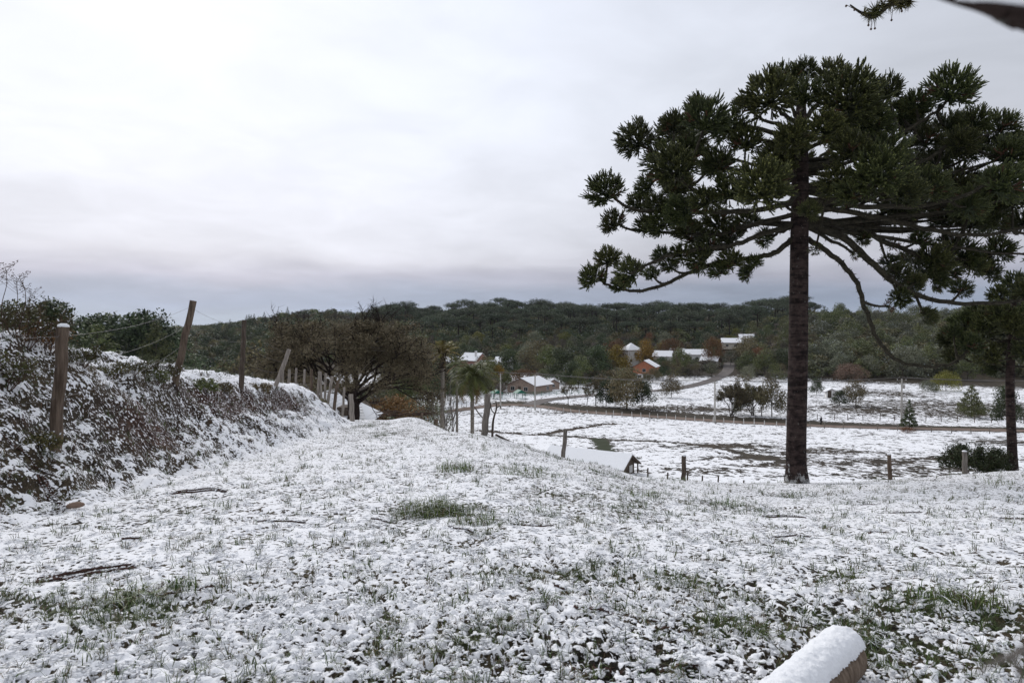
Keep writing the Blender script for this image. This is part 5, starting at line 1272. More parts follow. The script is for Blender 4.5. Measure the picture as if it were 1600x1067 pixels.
# ------------------------------------------------------------------ utility poles and wires
M['pole'] = mat_plain('pole_concrete', (0.46, 0.44, 0.40), (0.36, 0.34, 0.31), .9, 1.0)
tops = []
def pole(px, pyb, pyt, label, cross=False, wood=False):
    p = onground(px, pyb, 45); h = -(pyt - HY) / FPX * p[1] - p[2]
    t = thing('utility_pole', label, 'pole', (p[0], p[1], p[2] - .3), 0, 'utility poles by the dirt road')
    mb = MB(); mb.tube([[0, 0, 0], [0, 0, h + .3]], [.21, .14], 8); mb.obj('shaft', M['pole'], t)
    mb = MB(); mb.box((0, 0, h + .02), (1.9 if cross else 1.0, .11, .12)); a = mb.obj('crossarm', M['grey_wood'], t, False)
    for x in ((-.8, 0, .8) if cross else (-.4, .4)):
        mb = MB(); mb.tube([[x, 0, h + .08], [x, 0, h + .28]], [.06, .045], 6); mb.obj('insulator', M['frame'], a)
    if cross:
        mb = MB(); mb.tube([[.35, -.1, h - 1.5], [.35, -.1, h - .8]], [.2, .2], 8); mb.obj('transformer', M['concrete'], t)
        mb = MB(); mb.box((0, 0, h - .55), (1.5, .1, .1)); mb.obj('crossarm', M['grey_wood'], t, False)
    tops.append(np.array([p[0], p[1], p[2] + h]))
pole(782, 639, 583, 'slim pale utility pole, first of the road poles from the palms')
pole(836, 641, 585, 'pale utility pole at the road junction')
pole(1117, 660, 596, 'pale utility pole left of the araucaria trunk')
pole(1409, 668, 592, 'utility pole with crossarms and transformer right of the araucaria trunk', True)
q = tops[3] + (tops[3] - tops[2]) * 1.0; q[2] = hz(q[0], q[1]) + 9; tops.append(q)
q = tops[0] + np.array([-34, 10, -.5]); tops.insert(0, q)
for k, off in ((0, .4), (1, -.4)):
    path = []
    for a, b in zip(tops[:-1], tops[1:]):
        for f in np.linspace(0, 1, 10, endpoint=False):
            path.append(a + (b - a) * f + np.array([off, 0, .28 - 3.2 * f * (1 - f) * min(1, np.linalg.norm(b - a) / 60) * (1 + .25 * k)]))
    path.append(tops[-1] + [off, 0, .28]); mb = MB(); mb.tube(np.array(path), .035, 4, 0, False)
    mb.obj('power_wire', M['wire'], None, True, label=('upper' if k == 0 else 'lower') + ' thin power wire strung between the roadside utility poles', cat='wire')

# ------------------------------------------------------------------ roadside fences
def small_post(name, p, h, r, mat, label, group, lean=0.0, bent=False):
    mb = MB(); 
    if bent: mb.tube([[0, 0, -.2], [0, 0, h * .8], [.02, -.08, h * .93], [.05, -.28, h * 1.03]], [r, r, r * .9, r * .8], 6)
    else: mb.tube([[0, 0, -.2], [lean * .5, 0, h * .5], [lean, 0, h]], [r, r * .97, r * .93], 6)
    mb.obj(name, M[mat], None, True, label=label, cat='post', group=group, loc=p)
def row(pts, n, name, h, r, mat, label, group, seed, **kw):
    rng = random.Random(seed); P = smooth_path([np.array([*hit(px, py, 45)[:2], 0.0]) for px, py in pts], 30)
    s = np.concatenate([[0], np.cumsum(np.linalg.norm(np.diff(P, axis=0), axis=1))])
    for d in np.linspace(0, s[-1], n):
        d += rng.uniform(-.25, .25); x = np.interp(d, s, P[:, 0]); y = np.interp(d, s, P[:, 1])
        small_post(name, (x, y, gz(x, y)), h * rng.uniform(.85, 1.1), r, mat, label, group, rng.uniform(-.12, .12), **kw)
row([(792, 642), (836, 643), (900, 647), (1000, 653), (1117, 661), (1228, 667)], 32, 'road_fence_post', 1.15, .075, 'frame', 'short pale fence post along the near side of the dirt road', 'pale posts along the dirt road', 1)
row([(1264, 669), (1340, 671), (1450, 675), (1560, 678), (1640, 680)], 14, 'road_fence_post', 1.1, .07, 'grey_wood', 'short fence post along the dirt road right of the araucaria trunk', 'posts along the dirt road on the right', 2)
row([(880, 624), (930, 621), (985, 617), (1040, 613), (1075, 607)], 15, 'lane_fence_post', 1.3, .07, 'dark_wood', 'dark fence post beside the lane behind the verge clump', 'dark posts beside the lane', 3)
row([(1255, 655), (1340, 657), (1420, 658), (1510, 660), (1600, 662)], 15, 'field_fence_post', 1.4, .07, 'dark_wood', 'dark fence post in the rough field beyond the dirt road', 'dark posts of the rough field', 4)
row([(1020, 640), (1060, 641), (1100, 643)], 5, 'field_fence_post', 1.3, .07, 'dark_wood', 'dark fence post in the brown field below the lone tree', 'dark posts below the lone tree', 5)
row([(655, 646), (680, 643), (705, 640), (735, 637)], 12, 'concrete_fence_post', 1.7, .07, 'concrete', 'bent-top concrete fence post left of the road junction', 'bent concrete posts', 6, bent=True)
def green_fence():
    a = onground(772, 622, 45); b = onground(938, 614, 45)
    t = thing('mesh_fence', 'green mesh fence in front of the brown house', 'fence', a); L = b - a; n = 14
    for k in range(n + 1):
        p = L * k / n; p[2] = gz(a[0] + p[0], a[1] + p[1]) - a[2]; mb = MB(); mb.tube([p, p + [0, 0, 1.3]], .05, 5); mb.obj('post', M['green_paint'], t)
    for z in (.25, .55, .85, 1.2):
        path = []
        for k in range(n + 1):
            p = L * k / n; p[2] = gz(a[0] + p[0], a[1] + p[1]) - a[2] + z; path.append(p)
        mb = MB(); mb.tube(np.array(path), .035, 4); mb.obj('rail', M['green_paint'], t)
green_fence()
def playground(px, py, label):
    p = onground(px, py, 45); t = thing('play_shelter', label, 'shelter', p, R(20))
    for x in (-1.2, 1.2):
        for y in (-1, 1):
            mb = MB(); mb.tube([[x, y, -.2], [x, y, 1.5]], .07, 6); mb.obj('post', M['green_paint'], t)
    mb = MB(); mb.prism([(-1.5, 1.45), (1.5, 1.45), (0, 2.3)], -1.4, 1.4); mb.obj('canopy', M['green_paint'], t, False)
playground(776, 622, 'green play shelter left of the slim utility pole'); playground(812, 622, 'green play shelter in front of the brown house')
def gate():
    p = onground(645, 650, 60); t = thing('gate', 'white barred metal gate left of the palms', 'gate', p, R(12))
    mb = MB()
    for z in (.15, 1.45): mb.tube([[-1.15, 0, z], [1.15, 0, z]], .05, 6)
    for x in (-1.15, 0, 1.15): mb.tube([[x, 0, 0], [x, 0, 1.6]], .06, 6)
    mb.obj('frame', M['frame'], t)
    for k in range(13):
        x = -1.05 + k * .175; mb = MB(); mb.tube([[x, 0, .15], [x, 0, 1.45]], .022, 5); mb.obj('bar', M['frame'], t)
gate()
for px, py, h, r, m, lb in ((632, 652, 2.9, .09, 'concrete', 'pale mossy post left of the white gate'), (649, 648, 4.2, .06, 'frame', 'thin white lamp mast behind the white gate'), (607, 655, 3.0, .06, 'grey_wood', 'thin stake among the rust bushes')):
    p = onground(px, py, 60); small_post('tall_post', p, h, r, m, lb, None)
def person():
    # a small dark figure far off on the road
    p = onground(1283, 665, 60); t = thing('person', 'distant dark-clothed person standing on the dirt road', 'person', p, R(30))
    mb = MB(); mb.tube([[-.09, 0, 0], [-.1, .02, .45], [-.08, 0, .85]], [.07, .075, .1], 7); mb.tube([[.12, .1, 0], [.1, .06, .45], [.07, 0, .85]], [.07, .075, .1], 7)
    mb.tube([[0, 0, .8], [0, .01, 1.1], [0, .01, 1.4], [0, 0, 1.5]], [.18, .17, .2, .07], 9); mb.tube([[-.2, 0, 1.4], [-.26, .05, 1.1], [-.22, .14, .85]], [.065, .055, .045], 6); mb.tube([[.2, 0, 1.4], [.26, .03, 1.1], [.24, .1, .85]], [.065, .055, .045], 6)
    mb.obj('body', mat_plain('dark_clothes', (.015, .015, .02)), t)
    mb = MB(); mb.tube([[0, 0, 1.48], [0, 0, 1.54], [0, .01, 1.64], [0, .01, 1.74], [0, 0, 1.77]], [.055, .08, .1, .08, .02], 9); mb.obj('head', mat_plain('dark_hood', (.03, .025, .025)), t)
person()
# ------------------------------------------------------------------ fence on the bank
def wood_post(px0, py0, px1, py1, Y, r, mat, label, group=None, snow=True, y_lean=0.0):
    rng = random.Random(int(px0 * 3 + py0)); a = at(px0, py0, Y); g = gz(a[0], a[1]); b = at(px1, py1, Y) + [0, y_lean, 0]
    a2 = np.array([a[0], a[1], min(g, a[2])]) ; L = b - a2; a2 = a2 - L / np.linalg.norm(L) * .25
    t = thing('fence_post', label, 'post', a2, 0, group)
    n = 9; pts = np.array([(b - a2) * k / (n - 1) for k in range(n)]); pts[1:-1, 0] += [rng.uniform(-.1, .1) * r * 2 for _ in range(n - 2)]; rad = [r * (1.06 - .12 * k / (n - 1)) * rng.uniform(.96, 1.04) for k in range(n)]
    mb = MB(); mb.tube(pts, rad, 12)
    V = mb.V[0]; ang = np.arctan2(V[:, 1] - np.repeat(pts[:, 1], 12), V[:, 0] - np.repeat(pts[:, 0], 12))
    V += (np.repeat(pts, 12, 0) - V) * (0.10 * np.sin(ang * 3 + 1.3) + 0.05 * np.sin(ang * 7))[:, None] * [1, 1, 0]
    mb.obj('shaft', M[mat], t)
    if snow:
        e = (b - a2); u = e / np.linalg.norm(e); mb = MB(); mb.tube([e - u * .005, e + u * .012 + [0, 0, .01], e + u * .02 + [0, 0, .018]], [r * .95, r * .85, r * .4], 12); mb.obj('snow_cap', M['snow'], t)
    return a2, b
G = 'posts of the fence on the bank'
PO = [
    wood_post(85, 702, 99, 510, 8.8, .074, 'wood', 'stout weathered fence post low on the bank, nearest the camera', G),
    wood_post(274, 577, 302, 470, 15.2, .075, 'wood', 'leaning bare fence post on top of the bank', G, False),
    wood_post(377, 587, 382, 500, 20, .07, 'dark_wood', 'thin dark crooked fence post on the bank crest', G, False),
    wood_post(430, 597, 452, 546, 24, .075, 'pale_wood', 'pale fence post tilted far over on the bank crest', G, False)]
far_posts = [(442, 592, 442, 578, 33, .06), (451, 598, 452, 577, 34, .07), (462, 600, 463, 575, 35, .06), (475, 601, 476, 577, 35, .06), (485.5, 607, 487, 577, 36, .075), (496, 611, 499, 580, 36, .07), (502, 613, 501, 581, 36, .06), (507, 620, 509, 583, 35, .06), (511, 630, 519, 588, 34, .075), (521, 644, 528, 595, 34, .08), (535, 657, 538, 605, 33, .06), (551, 667, 548.5, 616, 32, .115)]
names = ['shortest grey fence post behind the tilted post', 'pale slim fence post right after the tilted post', 'rusty brown fence post, third beyond the tilted post', 'thin straight fence post midway along the far bank fence', 'thicker pale fence post before the double posts', 'left one of the two posts standing close together', 'right one of the two posts standing close together', 'thin post rising before the barn roof', 'leaning pale post in front of the barn gable', 'reddish leaning post in front of the barn roof', 'thin dark post left of the thick end post', 'thick grey end post where the bank fence meets the meadow']
for (a, b, c, d, Y, r), nm in zip(far_posts, names):
    PO.append(wood_post(a, b, c, d, Y, r, ['pale_wood', 'pale_wood', 'wood'][int(a) % 3] if r < .1 else 'pale_wood', nm, G, False))
def wire(path, label, r=.0026, group=None):
    mb = MB(); path = np.array(path); rng = random.Random(len(path)); mb.tube(path, r, 4, 0, False)
    seg = np.diff(path, axis=0)
    for k in range(len(seg)):     # barbs
        if k % 2 == 0:
            c = path[k]; mb.tube([c + [rng.uniform(-.02, .02), -.015, -.02], c + [rng.uniform(-.02, .02), .015, .022]], r * .8, 3, 0, False)
    mb.obj('barbed_wire', M['wire'], None, True, label=label, cat='wire', group=group)
def strand(pts, f, sag, n=16):
    out = []
    for (a0, b0), (a1, b1) in zip(pts[:-1], pts[1:]):
        p, q = a0 + (b0 - a0) * f, a1 + (b1 - a1) * f
        for k in range(n): s = k / n; out.append(p + (q - p) * s - np.array([0, .0, sag * 4 * s * (1 - s)]) + np.array([0, -.08, 0]))
    return out
off = (PO[0][0] + np.array([-2.4, -3.4, .1]), PO[0][1] + np.array([-2.4, -3.4, .25]))
for f, nm in ((.93, 'topmost'), (.72, 'second'), (.5, 'third'), (.28, 'lowest')):
    wire(strand([off, PO[0], PO[1], PO[2], PO[3]], f, .10 + .1 * (1 - f)), nm + ' rusty barbed wire strung between the bank fence posts')
wire(strand([PO[5], PO[8], PO[11], PO[13], PO[15]], .85, .02), 'upper wire of the small far fence at the bank end', .004)
wire(strand([PO[5], PO[8], PO[11], PO[13], PO[15]], .5, .02), 'lower wire of the small far fence at the bank end', .004)

# ------------------------------------------------------------------ fence along the meadow edge
MG_ = 'posts along the meadow edge'
wood_post(757, 681, 763, 616, 24, .115, 'grey_wood', 'thick leaning grey corner post at the meadow edge by the palms', MG_, False)
wood_post(880, 716, 884, 670, 26, .08, 'grey_wood', 'grey post in front of the snowy shed roof', MG_, False)
wood_post(1068, 753, 1069, 712, 21.5, .07, 'dark_wood', 'dark post at the meadow edge left of the araucaria trunk', MG_, True)
wood_post(1391, 750, 1389, 710, 21, .06, 'wood', 'brown post at the meadow edge right of the araucaria trunk', MG_, True)
wood_post(1508, 738, 1507, 705, 24.5, .085, 'grey_wood', 'pale post standing in front of the dark round bush', MG_, True)
for px, b, t_, nm in ((1012, 743, 731, 'first'), (1043, 748, 738, 'second'), (1074, 752, 738, 'third'), (1097, 755, 743, 'fourth'), (1122, 757, 744, 'fifth'), (1162, 760, 750, 'sixth')):
    wood_post(px, b, px + .5, t_, 22, .025, 'dark_wood', nm + ' thin stick from the left in the row at the meadow edge', 'thin sticks at the meadow edge', False)
def vine():
    a = at(769, 682, 24.0); a[2] = gz(a[0], a[1]); t = thing('dead_vine', 'black twisted vine stem against the thick corner post', 'plant', a)
    f = 24 / FPX; mb = MB(); mb.tube(smooth_path([[0, 0, -.1], [.03, 0, .5], [.08, 0, .75], [.15, 0, 1.0], [.13, 0, 1.25]], 5), np.linspace(.05, .025, 21), 6); mb.obj('stem', M['dark_wood'], t)
    for P in ([[.14, 0, 1.0], [.26, 0, 1.08], [.32, 0, 1.02]], [[.1, 0, .8], [-.02, 0, .95], [-.06, 0, 1.2]], [[-.3, .1, .62], [-.45, 0, .8], [-.62, 0, 1.05]]):
        mb = MB(); mb.tube(smooth_path(P, 4), .02, 5); mb.obj('shoot', M['dark_wood'], t)
    mb = MB(); mb.tube([[.12, -.1, .1], [.55, -.2, -.1], [.8, -.3, -.3]], [.04, .04, .03], 6); mb.obj('fallen_stick', M['dark_wood'], t)
vine()
for k, (px, yb, yt) in enumerate(((693, 668, 620), (699, 668, 632), (704, 668, 615), (709, 668, 640), (682, 666, 636))):
    rng = random.Random(k); Y = 40 + k * .7; p = at(px, yb, Y); p[2] = gz(p[0], p[1]); h = -(yt - HY) / FPX * Y - p[2]
    mb = MB(); grow(mb, rng, np.array([0, 0, -.1]), np.array([.02, 0, 1.0]), h * .55, .05, 2, 3, .4, 3, .5, .08, 0, None, .008)
    mb.obj('bare_sapling', M['grey_wood'], None, True, label=['slim bare sapling at the foot of the yellowish palm', 'short bare sapling right of the yellowish palm', 'tallest bare sapling between the two tall palms', 'low bare sapling beside the thin palm', 'bare sapling left of the yellowish palm'][k], cat='sapling', group='bare saplings by the palms', loc=p)
for px, w, hh, lb in ((681, .11, .34, 'sawn stump at the meadow edge left of the palms'), (659, .07, .3, 'small stump at the end of the brush pile')):
    p = at(px, 659, 33.5); p[2] = gz(p[0], p[1]); mb = MB(); mb.tube([[0, 0, -.2], [0, 0, hh * .5], [.02, 0, hh]], [w * 1.15, w, w * .97], 10); mb.obj('tree_stump', M['wood'], None, True, label=lb, cat='stump', loc=p)
def brush_pile():
    p = at(640, 656, 34.0); p[2] = gz(p[0], p[1]); t = thing('brush_pile', 'low pile of cut branches at the end of the meadow', 'brush pile', p); rng = random.Random(4)
    for k in range(22):
        x = rng.uniform(-1.1, .9); a = rng.uniform(-.25, .25); l = rng.uniform(.5, 1.2); z = rng.uniform(.02, .3); mb = MB()
        mb.tube([[x - l / 2, rng.uniform(-.3, .3), z], [x, rng.uniform(-.3, .3), z + rng.uniform(0, .12)], [x + l / 2, rng.uniform(-.3, .3), z + a * .3]], [.025, .03, .012], 5); mb.obj('stick', M['twig'], t)
brush_pile()
def round_bush():
    Y = 26.5; p = at(1525, 741, Y); p[2] = gz(p[0], p[1]); rng = random.Random(6); npr = np.random.default_rng(6)
    t = thing('round_bush', 'dark round twiggy bush at the meadow edge near the slim araucaria', 'bush', p)
    tb = MB(); ends = []
    for k in range(11):
        a = k * 2.4; d = np.array([math.cos(a) * .75, math.sin(a) * .6, .85]); d /= np.linalg.norm(d); grow(tb, rng, np.array([math.cos(a) * .15, math.sin(a) * .15, -.1]), d, .62, .02, 2, 4, .6, 10, .35, .14, 0, ends, .005)
    tb.obj('stems', M['twig'], t)
    E = np.array(ends); n = 16000; q = E[npr.integers(0, len(E), n)] + npr.normal(size=(n, 3)) * .06; q = q[q[:, 2] > .02]; n = len(q)
    nn = npr.normal(size=(n, 3)); a = np.cross(nn, npr.normal(size=(n, 3))); a /= np.linalg.norm(a, axis=1)[:, None]; b = np.cross(nn, a); b /= np.linalg.norm(b, axis=1)[:, None]; s = (.042 * npr.uniform(.5, 1.3, n))[:, None]
    cb = MB(); cb.add(np.stack([q - a * s, q + b * s * .4, q + a * s, q - b * s * .4], 1).reshape(-1, 3), np.arange(4 * n).reshape(-1, 4), 0, np.clip(.4 + npr.normal(size=n) * .3, 0, 1)); cb.obj('foliage', M['leaf_dark'], t, False)
round_bush()

# ------------------------------------------------------------------ weeds and shrubs on the bank
M['leaf_weed'] = mat_leaf('weed_leaf', (0.045, 0.05, 0.016), (0.11, 0.10, 0.035), .7, .3)
def shrub(px, py, Y, h, w, label, leaf='leaf_weed', nl=1500, ls=.022, seed=0, stems=10, snow=0.0):
    p = at(px, py, Y); p[2] = gz(p[0], p[1]); rng = random.Random(seed); npr = np.random.default_rng(seed); t = thing('bank_shrub', label, 'shrub', p, 0, 'shrubs on the bank'); tb = MB(); ends = []
    for k in range(stems):
        a = k * 2.4; d = np.array([math.cos(a) * w / h * .8, math.sin(a) * w / h * .8, 1]); d /= np.linalg.norm(d); grow(tb, rng, np.array([math.cos(a) * .06, math.sin(a) * .06, -.05]), d, h * .5, .008, 2, 3, .5, 7, .1, .18, 0, ends, .003)
    tb.obj('stems', M['twig'], t); E = np.array(ends); q = E[npr.integers(0, len(E), nl)] + npr.normal(size=(nl, 3)) * .03; nn = npr.normal(size=(nl, 3)) + [0, 0, .5]; a = np.cross(nn, npr.normal(size=(nl, 3))); a /= np.linalg.norm(a, axis=1)[:, None]; b = np.cross(nn, a); b /= np.linalg.norm(b, axis=1)[:, None]; s = (ls * npr.uniform(.5, 1.3, nl))[:, None]
    cb = MB(); cb.add(np.stack([q - a * s, q + b * s * .45, q + a * s, q - b * s * .45], 1).reshape(-1, 3), np.arange(4 * nl).reshape(-1, 4), (npr.random(nl) < snow).astype(int), npr.random(nl)); cb.obj('leaves', [M[leaf], M['snow']], t, False)
SH = [(40, 560, 10.2, 0.68, 0.48, 'tall green and brown shrub on the bank behind the nearest post', 'leaf_weed'), (8, 590, 9.0, 0.47, 0.40, 'bramble shrub on the bank at the left edge', 'leaf_weed'), (75, 575, 10.6, 0.47, 0.36, 'reddish brown shrub on the bank left of the nearest post', 'leaf_rust'),
      (125, 570, 11.0, 0.37, 0.48, 'low leafy shrub on the bank just right of the nearest post', 'leaf_weed'), (165, 562, 12.2, 0.34, 0.56, 'low leafy shrub second right of the nearest post', 'leaf_weed'), (205, 562, 13.2, 0.31, 0.56, 'low shrub midway between the nearest and the leaning post', 'leaf_weed'),
      (252, 588, 14.6, 0.43, 0.44, 'bushy shrub at the foot of the leaning post', 'leaf_weed'), (240, 590, 14.0, 0.31, 0.48, 'low shrub left of the leaning post foot', 'leaf_mid'), (318, 580, 17.0, 0.28, 0.48, 'low green shrub right of the leaning post', 'leaf_mid'), (345, 582, 18.5, 0.25, 0.48, 'low dry shrub left of the dark crooked post', 'leaf_olive'),
      (405, 596, 22, 0.31, 0.64, 'dry grassy shrub left of the tilted post', 'leaf_olive'), (470, 606, 33, 0.37, 0.80, 'dry shrub under the far bank fence', 'leaf_olive'), (500, 618, 34, 0.37, 0.72, 'dry shrub below the double posts', 'leaf_olive'), (60, 690, 8.3, 0.19, 0.28, 'small dark clump at the foot of the nearest post', 'leaf_weed')]
for k, (px, py, Y, h, w, lb, lf) in enumerate(SH): shrub(px, py, Y, h, w, lb, lf, 1500, .022 if Y < 16 else .035, 400 + k, 10, .10)
def weed(px, pyb, pyt, Y, label, seed, umbel=True):
    rng = random.Random(seed); p = at(px, pyb, Y); p[2] = gz(p[0], p[1]); h = -(pyt - HY) / FPX * Y - p[2]; t = thing('dry_weed', label, 'weed', p, 0, 'tall dry weeds at the left edge')
    C = smooth_path([[0, 0, -.05], [rng.uniform(-.05, .05), 0, h * .4], [rng.uniform(-.06, .06), 0, h * .75], [rng.uniform(-.05, .05), 0, h]], 5); mb = MB(); mb.tube(C, np.linspace(.007, .003, len(C)), 5); mb.obj('stem', M['twig'], t)
    hd = MB(); hp = MB()
    for k in range(16):
        a = k * 2.4; i = len(C) - 1 - rng.randrange(5); c = C[i]; l = rng.uniform(.06, .2); q = c + [math.cos(a) * l, math.sin(a) * l, l * rng.uniform(.2, 1.0)]; hd.tube([c, (c + q) / 2 + [0, 0, -.01], q], .002, 3)
        for j in range(3): lump(hp, rng, q + np.array([rng.uniform(-.02, .02), rng.uniform(-.02, .02), rng.uniform(-.01, .02)]), (.009, .008, .008))
    o = hd.obj('flower_stalks', M['twig'], t); hp.obj('seed_heads', M['weed'], o)
weed(6, 560, 418, 10.0, 'tallest dry weed stalk rising at the left edge', 1); weed(34, 560, 432, 10.6, 'dry umbel weed second from the left edge', 2); weed(27, 560, 440, 10.3, 'slim dry weed leaning beside the umbel weed', 3); weed(50, 565, 456, 10.6, 'short dry weed third from the left edge', 4); weed(60, 566, 478, 11, 'low brown weed left of the nearest post', 5); weed(-6, 560, 425, 9.6, 'dry weed half cut by the left edge', 6)

# ------------------------------------------------------------------ fallen branches, log
M['fallen'] = mat_plain('fallen_branchlet', (0.10, 0.055, 0.042), (0.055, 0.03, 0.024), .9, 20)
def branchlet(px, py, ln_px, ang, label, seed, bend=.12, r=.018, y0=2.0, k2=1, pl=None):
    """fallen araucaria branchlet: a stem thick with dead scale leaves, snow lying along it"""
    rng = random.Random(seed); p = onground(px, py, y0); L = ln_px / FPX * p[1]; d = np.array([math.cos(ang), math.sin(ang)]); t = thing('fallen_branch', label, 'branch', p, 0, 'fallen branches on the snow')
    for q in range(k2):
        mb = MB(); off = q * .045; path = []
        for f in np.linspace(-.5, .5, 12):
            o = d * f * L + np.array([-d[1], d[0]]) * (bend * L * (1 - 4 * f * f) + off); z = gz(p[0] + o[0], p[1] + o[1]) - p[2]; path.append([o[0], o[1], z + r * .4 + .004 + .12 * L * max(0, .25 - f * f) * (q % 2)])
        path = np.array(path); mb.tube(path, np.linspace(r, r * .5, 12), 6); V = []
        for j in range(int(L * 220)):
            i = rng.randrange(11); c = path[i] + (path[i + 1] - path[i]) * rng.random(); ax = path[i + 1] - path[i]; ax /= np.linalg.norm(ax); w = np.cross(ax, [rng.gauss(0, 1), rng.gauss(0, 1), rng.gauss(0, 1)]); w /= np.linalg.norm(w) + 1e-9; s = np.cross(ax, w) * .005; l = rng.uniform(.02, .038)
            V += [c - s, c + s, c + w * l * .8 + ax * l * .8]
        V = np.array(V); mb.add(V, np.arange(len(V)).reshape(-1, 3)); o = mb.obj('stem', M['fallen'], t)
        sb = MB()
        for j in range(int(L * 60)):
            i = rng.randrange(11); c = path[i] + (path[i + 1] - path[i]) * rng.random(); lump(sb, rng, c + [rng.uniform(-.006, .006), rng.uniform(-.006, .006), r * .9], (rng.uniform(.008, .022), .008, .006))
        if sb.n: sb.obj('snow_crust', M['snow'], o)
BL = [(135, 905, 130, .5, 3, 'bundle of brown fallen branchlets in the grass at lower left', .22), (300, 930, 100, .6, 1, 'curved brown twig on the snow at lower left', .1), (310, 772, 80, .2, 2, 'arched brown branch at the foot of the bank', .3), (440, 818, 75, .05, 1, 'thin dark stick on the snow in left middle ground', .05), (600, 815, 40, .1, 1, 'short stick left of the biggest grass tuft', .1),
      (830, 822, 70, -.1, 1, 'straight dark stick right of the biggest grass tuft', .03), (720, 832, 50, -.6, 1, 'short stick below the biggest grass tuft', .05), (960, 975, 130, -.35, 1, 'long pinkish-brown branch on the snow near centre bottom', .06), (1050, 998, 50, -.2, 1, 'short thick twig right of the long branch', .05), (1225, 815, 65, -.15, 2, 'pair of dark sticks on the snow in front of the araucaria', .1),
      (1235, 842, 60, -.1, 1, 'dark stick just below the pair of sticks', .05), (1375, 838, 50, .5, 1, 'bent twig standing out of the snow right of centre', .25), (1410, 803, 55, .1, 1, 'thin stick on the snow at right middle ground', .04), (1360, 793, 30, 0, 1, 'tiny stick beyond the thin stick at right', .04), (1580, 815, 60, .4, 1, 'forked dead twig near the right edge', .2),
      (1060, 1062, 60, 0, 1, 'reddish branchlet cut by the bottom edge', .05), (890, 935, 60, -.7, 1, 'broken brown twig in a bare patch right of centre', .1), (60, 770, 130, -.7, 3, 'long red-brown fallen branches at the foot of the bank at left', .12), (30, 700, 100, .1, 1, 'snow-lined branch resting on the bank at the left edge', .03), (350, 600, 40, -.5, 1, 'short plank-like stick on the bank crest', .0), (930, 1055, 70, -.2, 1, 'dark twig in the bare turf at the bottom', .1), (205, 850, 30, 0, 1, 'small dark twig below the bank at left', .1)]
for k, (px, py, l, a, n, lb, bd) in enumerate(BL): branchlet(px, py, l, a, lb, 500 + k, bd, .009 if n == 1 else .012, 2.0, n)
def stone():
    p = onground(118, 800, 3); mb = MB(); rng = random.Random(2); lump(mb, rng, (0, 0, .03), (.11, .08, .06)); o = mb.obj('stone', mat_plain('stone', (.22, .15, .11)), None, True, label='small brown stone at the foot of the bank', cat='stone', loc=p)
    m = o.modifiers.new('round', 'SUBSURF'); m.levels = 2; m.render_levels = 2
stone()
M['log'] = mat_bark('log_wood', (0.10, 0.07, 0.05), (0.26, 0.20, 0.15), 26, 4, .0, .6)
def log():
    f = onground(1322, 1056, 1.5); n0 = onground(1185, 1200, 1.2); f = f.copy(); r = .098
    A = np.array([f[0], f[1], f[2] + r]); B = np.array([n0[0], n0[1], n0[2] + r]); B = A + (B - A) * 1.1
    t = thing('log', 'round log capped with thick snow at the bottom right', 'log', (A + B) / 2); c = (A + B) / 2; mb = MB(); rng = random.Random(9)
    n = 40; pts = np.array([A + (B - A) * k / (n - 1) for k in range(n)]) - c; rad = r * np.ones(n); rad[0] *= .93
    mb.tube(pts, rad, 28, 0, True); V = mb.V[0]; C = np.repeat(pts, 28, 0); V += (V - C) * (fbm(np.tile(np.arange(28), n) * .9, np.repeat(np.arange(n), 28) * .25, 2.5, 2, 5) * .018)[:, None]
    mb.obj('wood', M['log'], t)
    # snow lying on the upper half: a thick lobed sheet with a ragged hem
    ax = (B - A) / np.linalg.norm(B - A); s = np.cross(ax, [0, 0, 1]); s /= np.linalg.norm(s); up = np.cross(s, ax); m = 34; rows = []
    nn = 110; P = []
    for i in range(nn):
        q = -.012 + 1.01 * i / (nn - 1); cc = A + (B - A) * q - c
        for j in range(m):
            e = j / (m - 1); w0 = .92 + .13 * float(fbm(np.array([q * 11.0]), np.array([1.0]), 1.0, 2, 8)[0]); w1 = 1.20 + .15 * float(fbm(np.array([q * 11.0]), np.array([9.0]), 1.0, 2, 9)[0])
            w0 += .05 * math.sin(i * 2.7) * math.sin(i * .83 + 1); a = -w0 + (w0 + w1) * e; th = (.004 + .034 * (1 - abs(2 * e - 1) ** 2.4)) * (1 if i > 3 else (.35, .7, .88, .97)[i])
            th *= 1 + .22 * float(vnoise(np.array([q * 45.0]), np.array([e * 7.0]), 12)[0]) + .12 * float(vnoise(np.array([q * 140.0]), np.array([e * 20.0]), 13)[0])
            P.append(cc + (s * math.sin(a) + up * math.cos(a)) * (r * 1.02 + th))
    P = np.array(P); i = np.arange(nn - 1)[:, None] * m + np.arange(m - 1)[None]; F = np.stack([i, i + 1, i + m + 1, i + m], -1).reshape(-1, 4)
    sb = MB(); sb.add(P, F)
    e = [k for k in range(m)]; cen = (P[:m].mean(0)); sb.add(np.vstack([P[:m], cen + ax * .004]), [[k + 1, k, m] for k in range(m - 1)])
    sb.obj('snow_cover', M['snow'], t)
log()

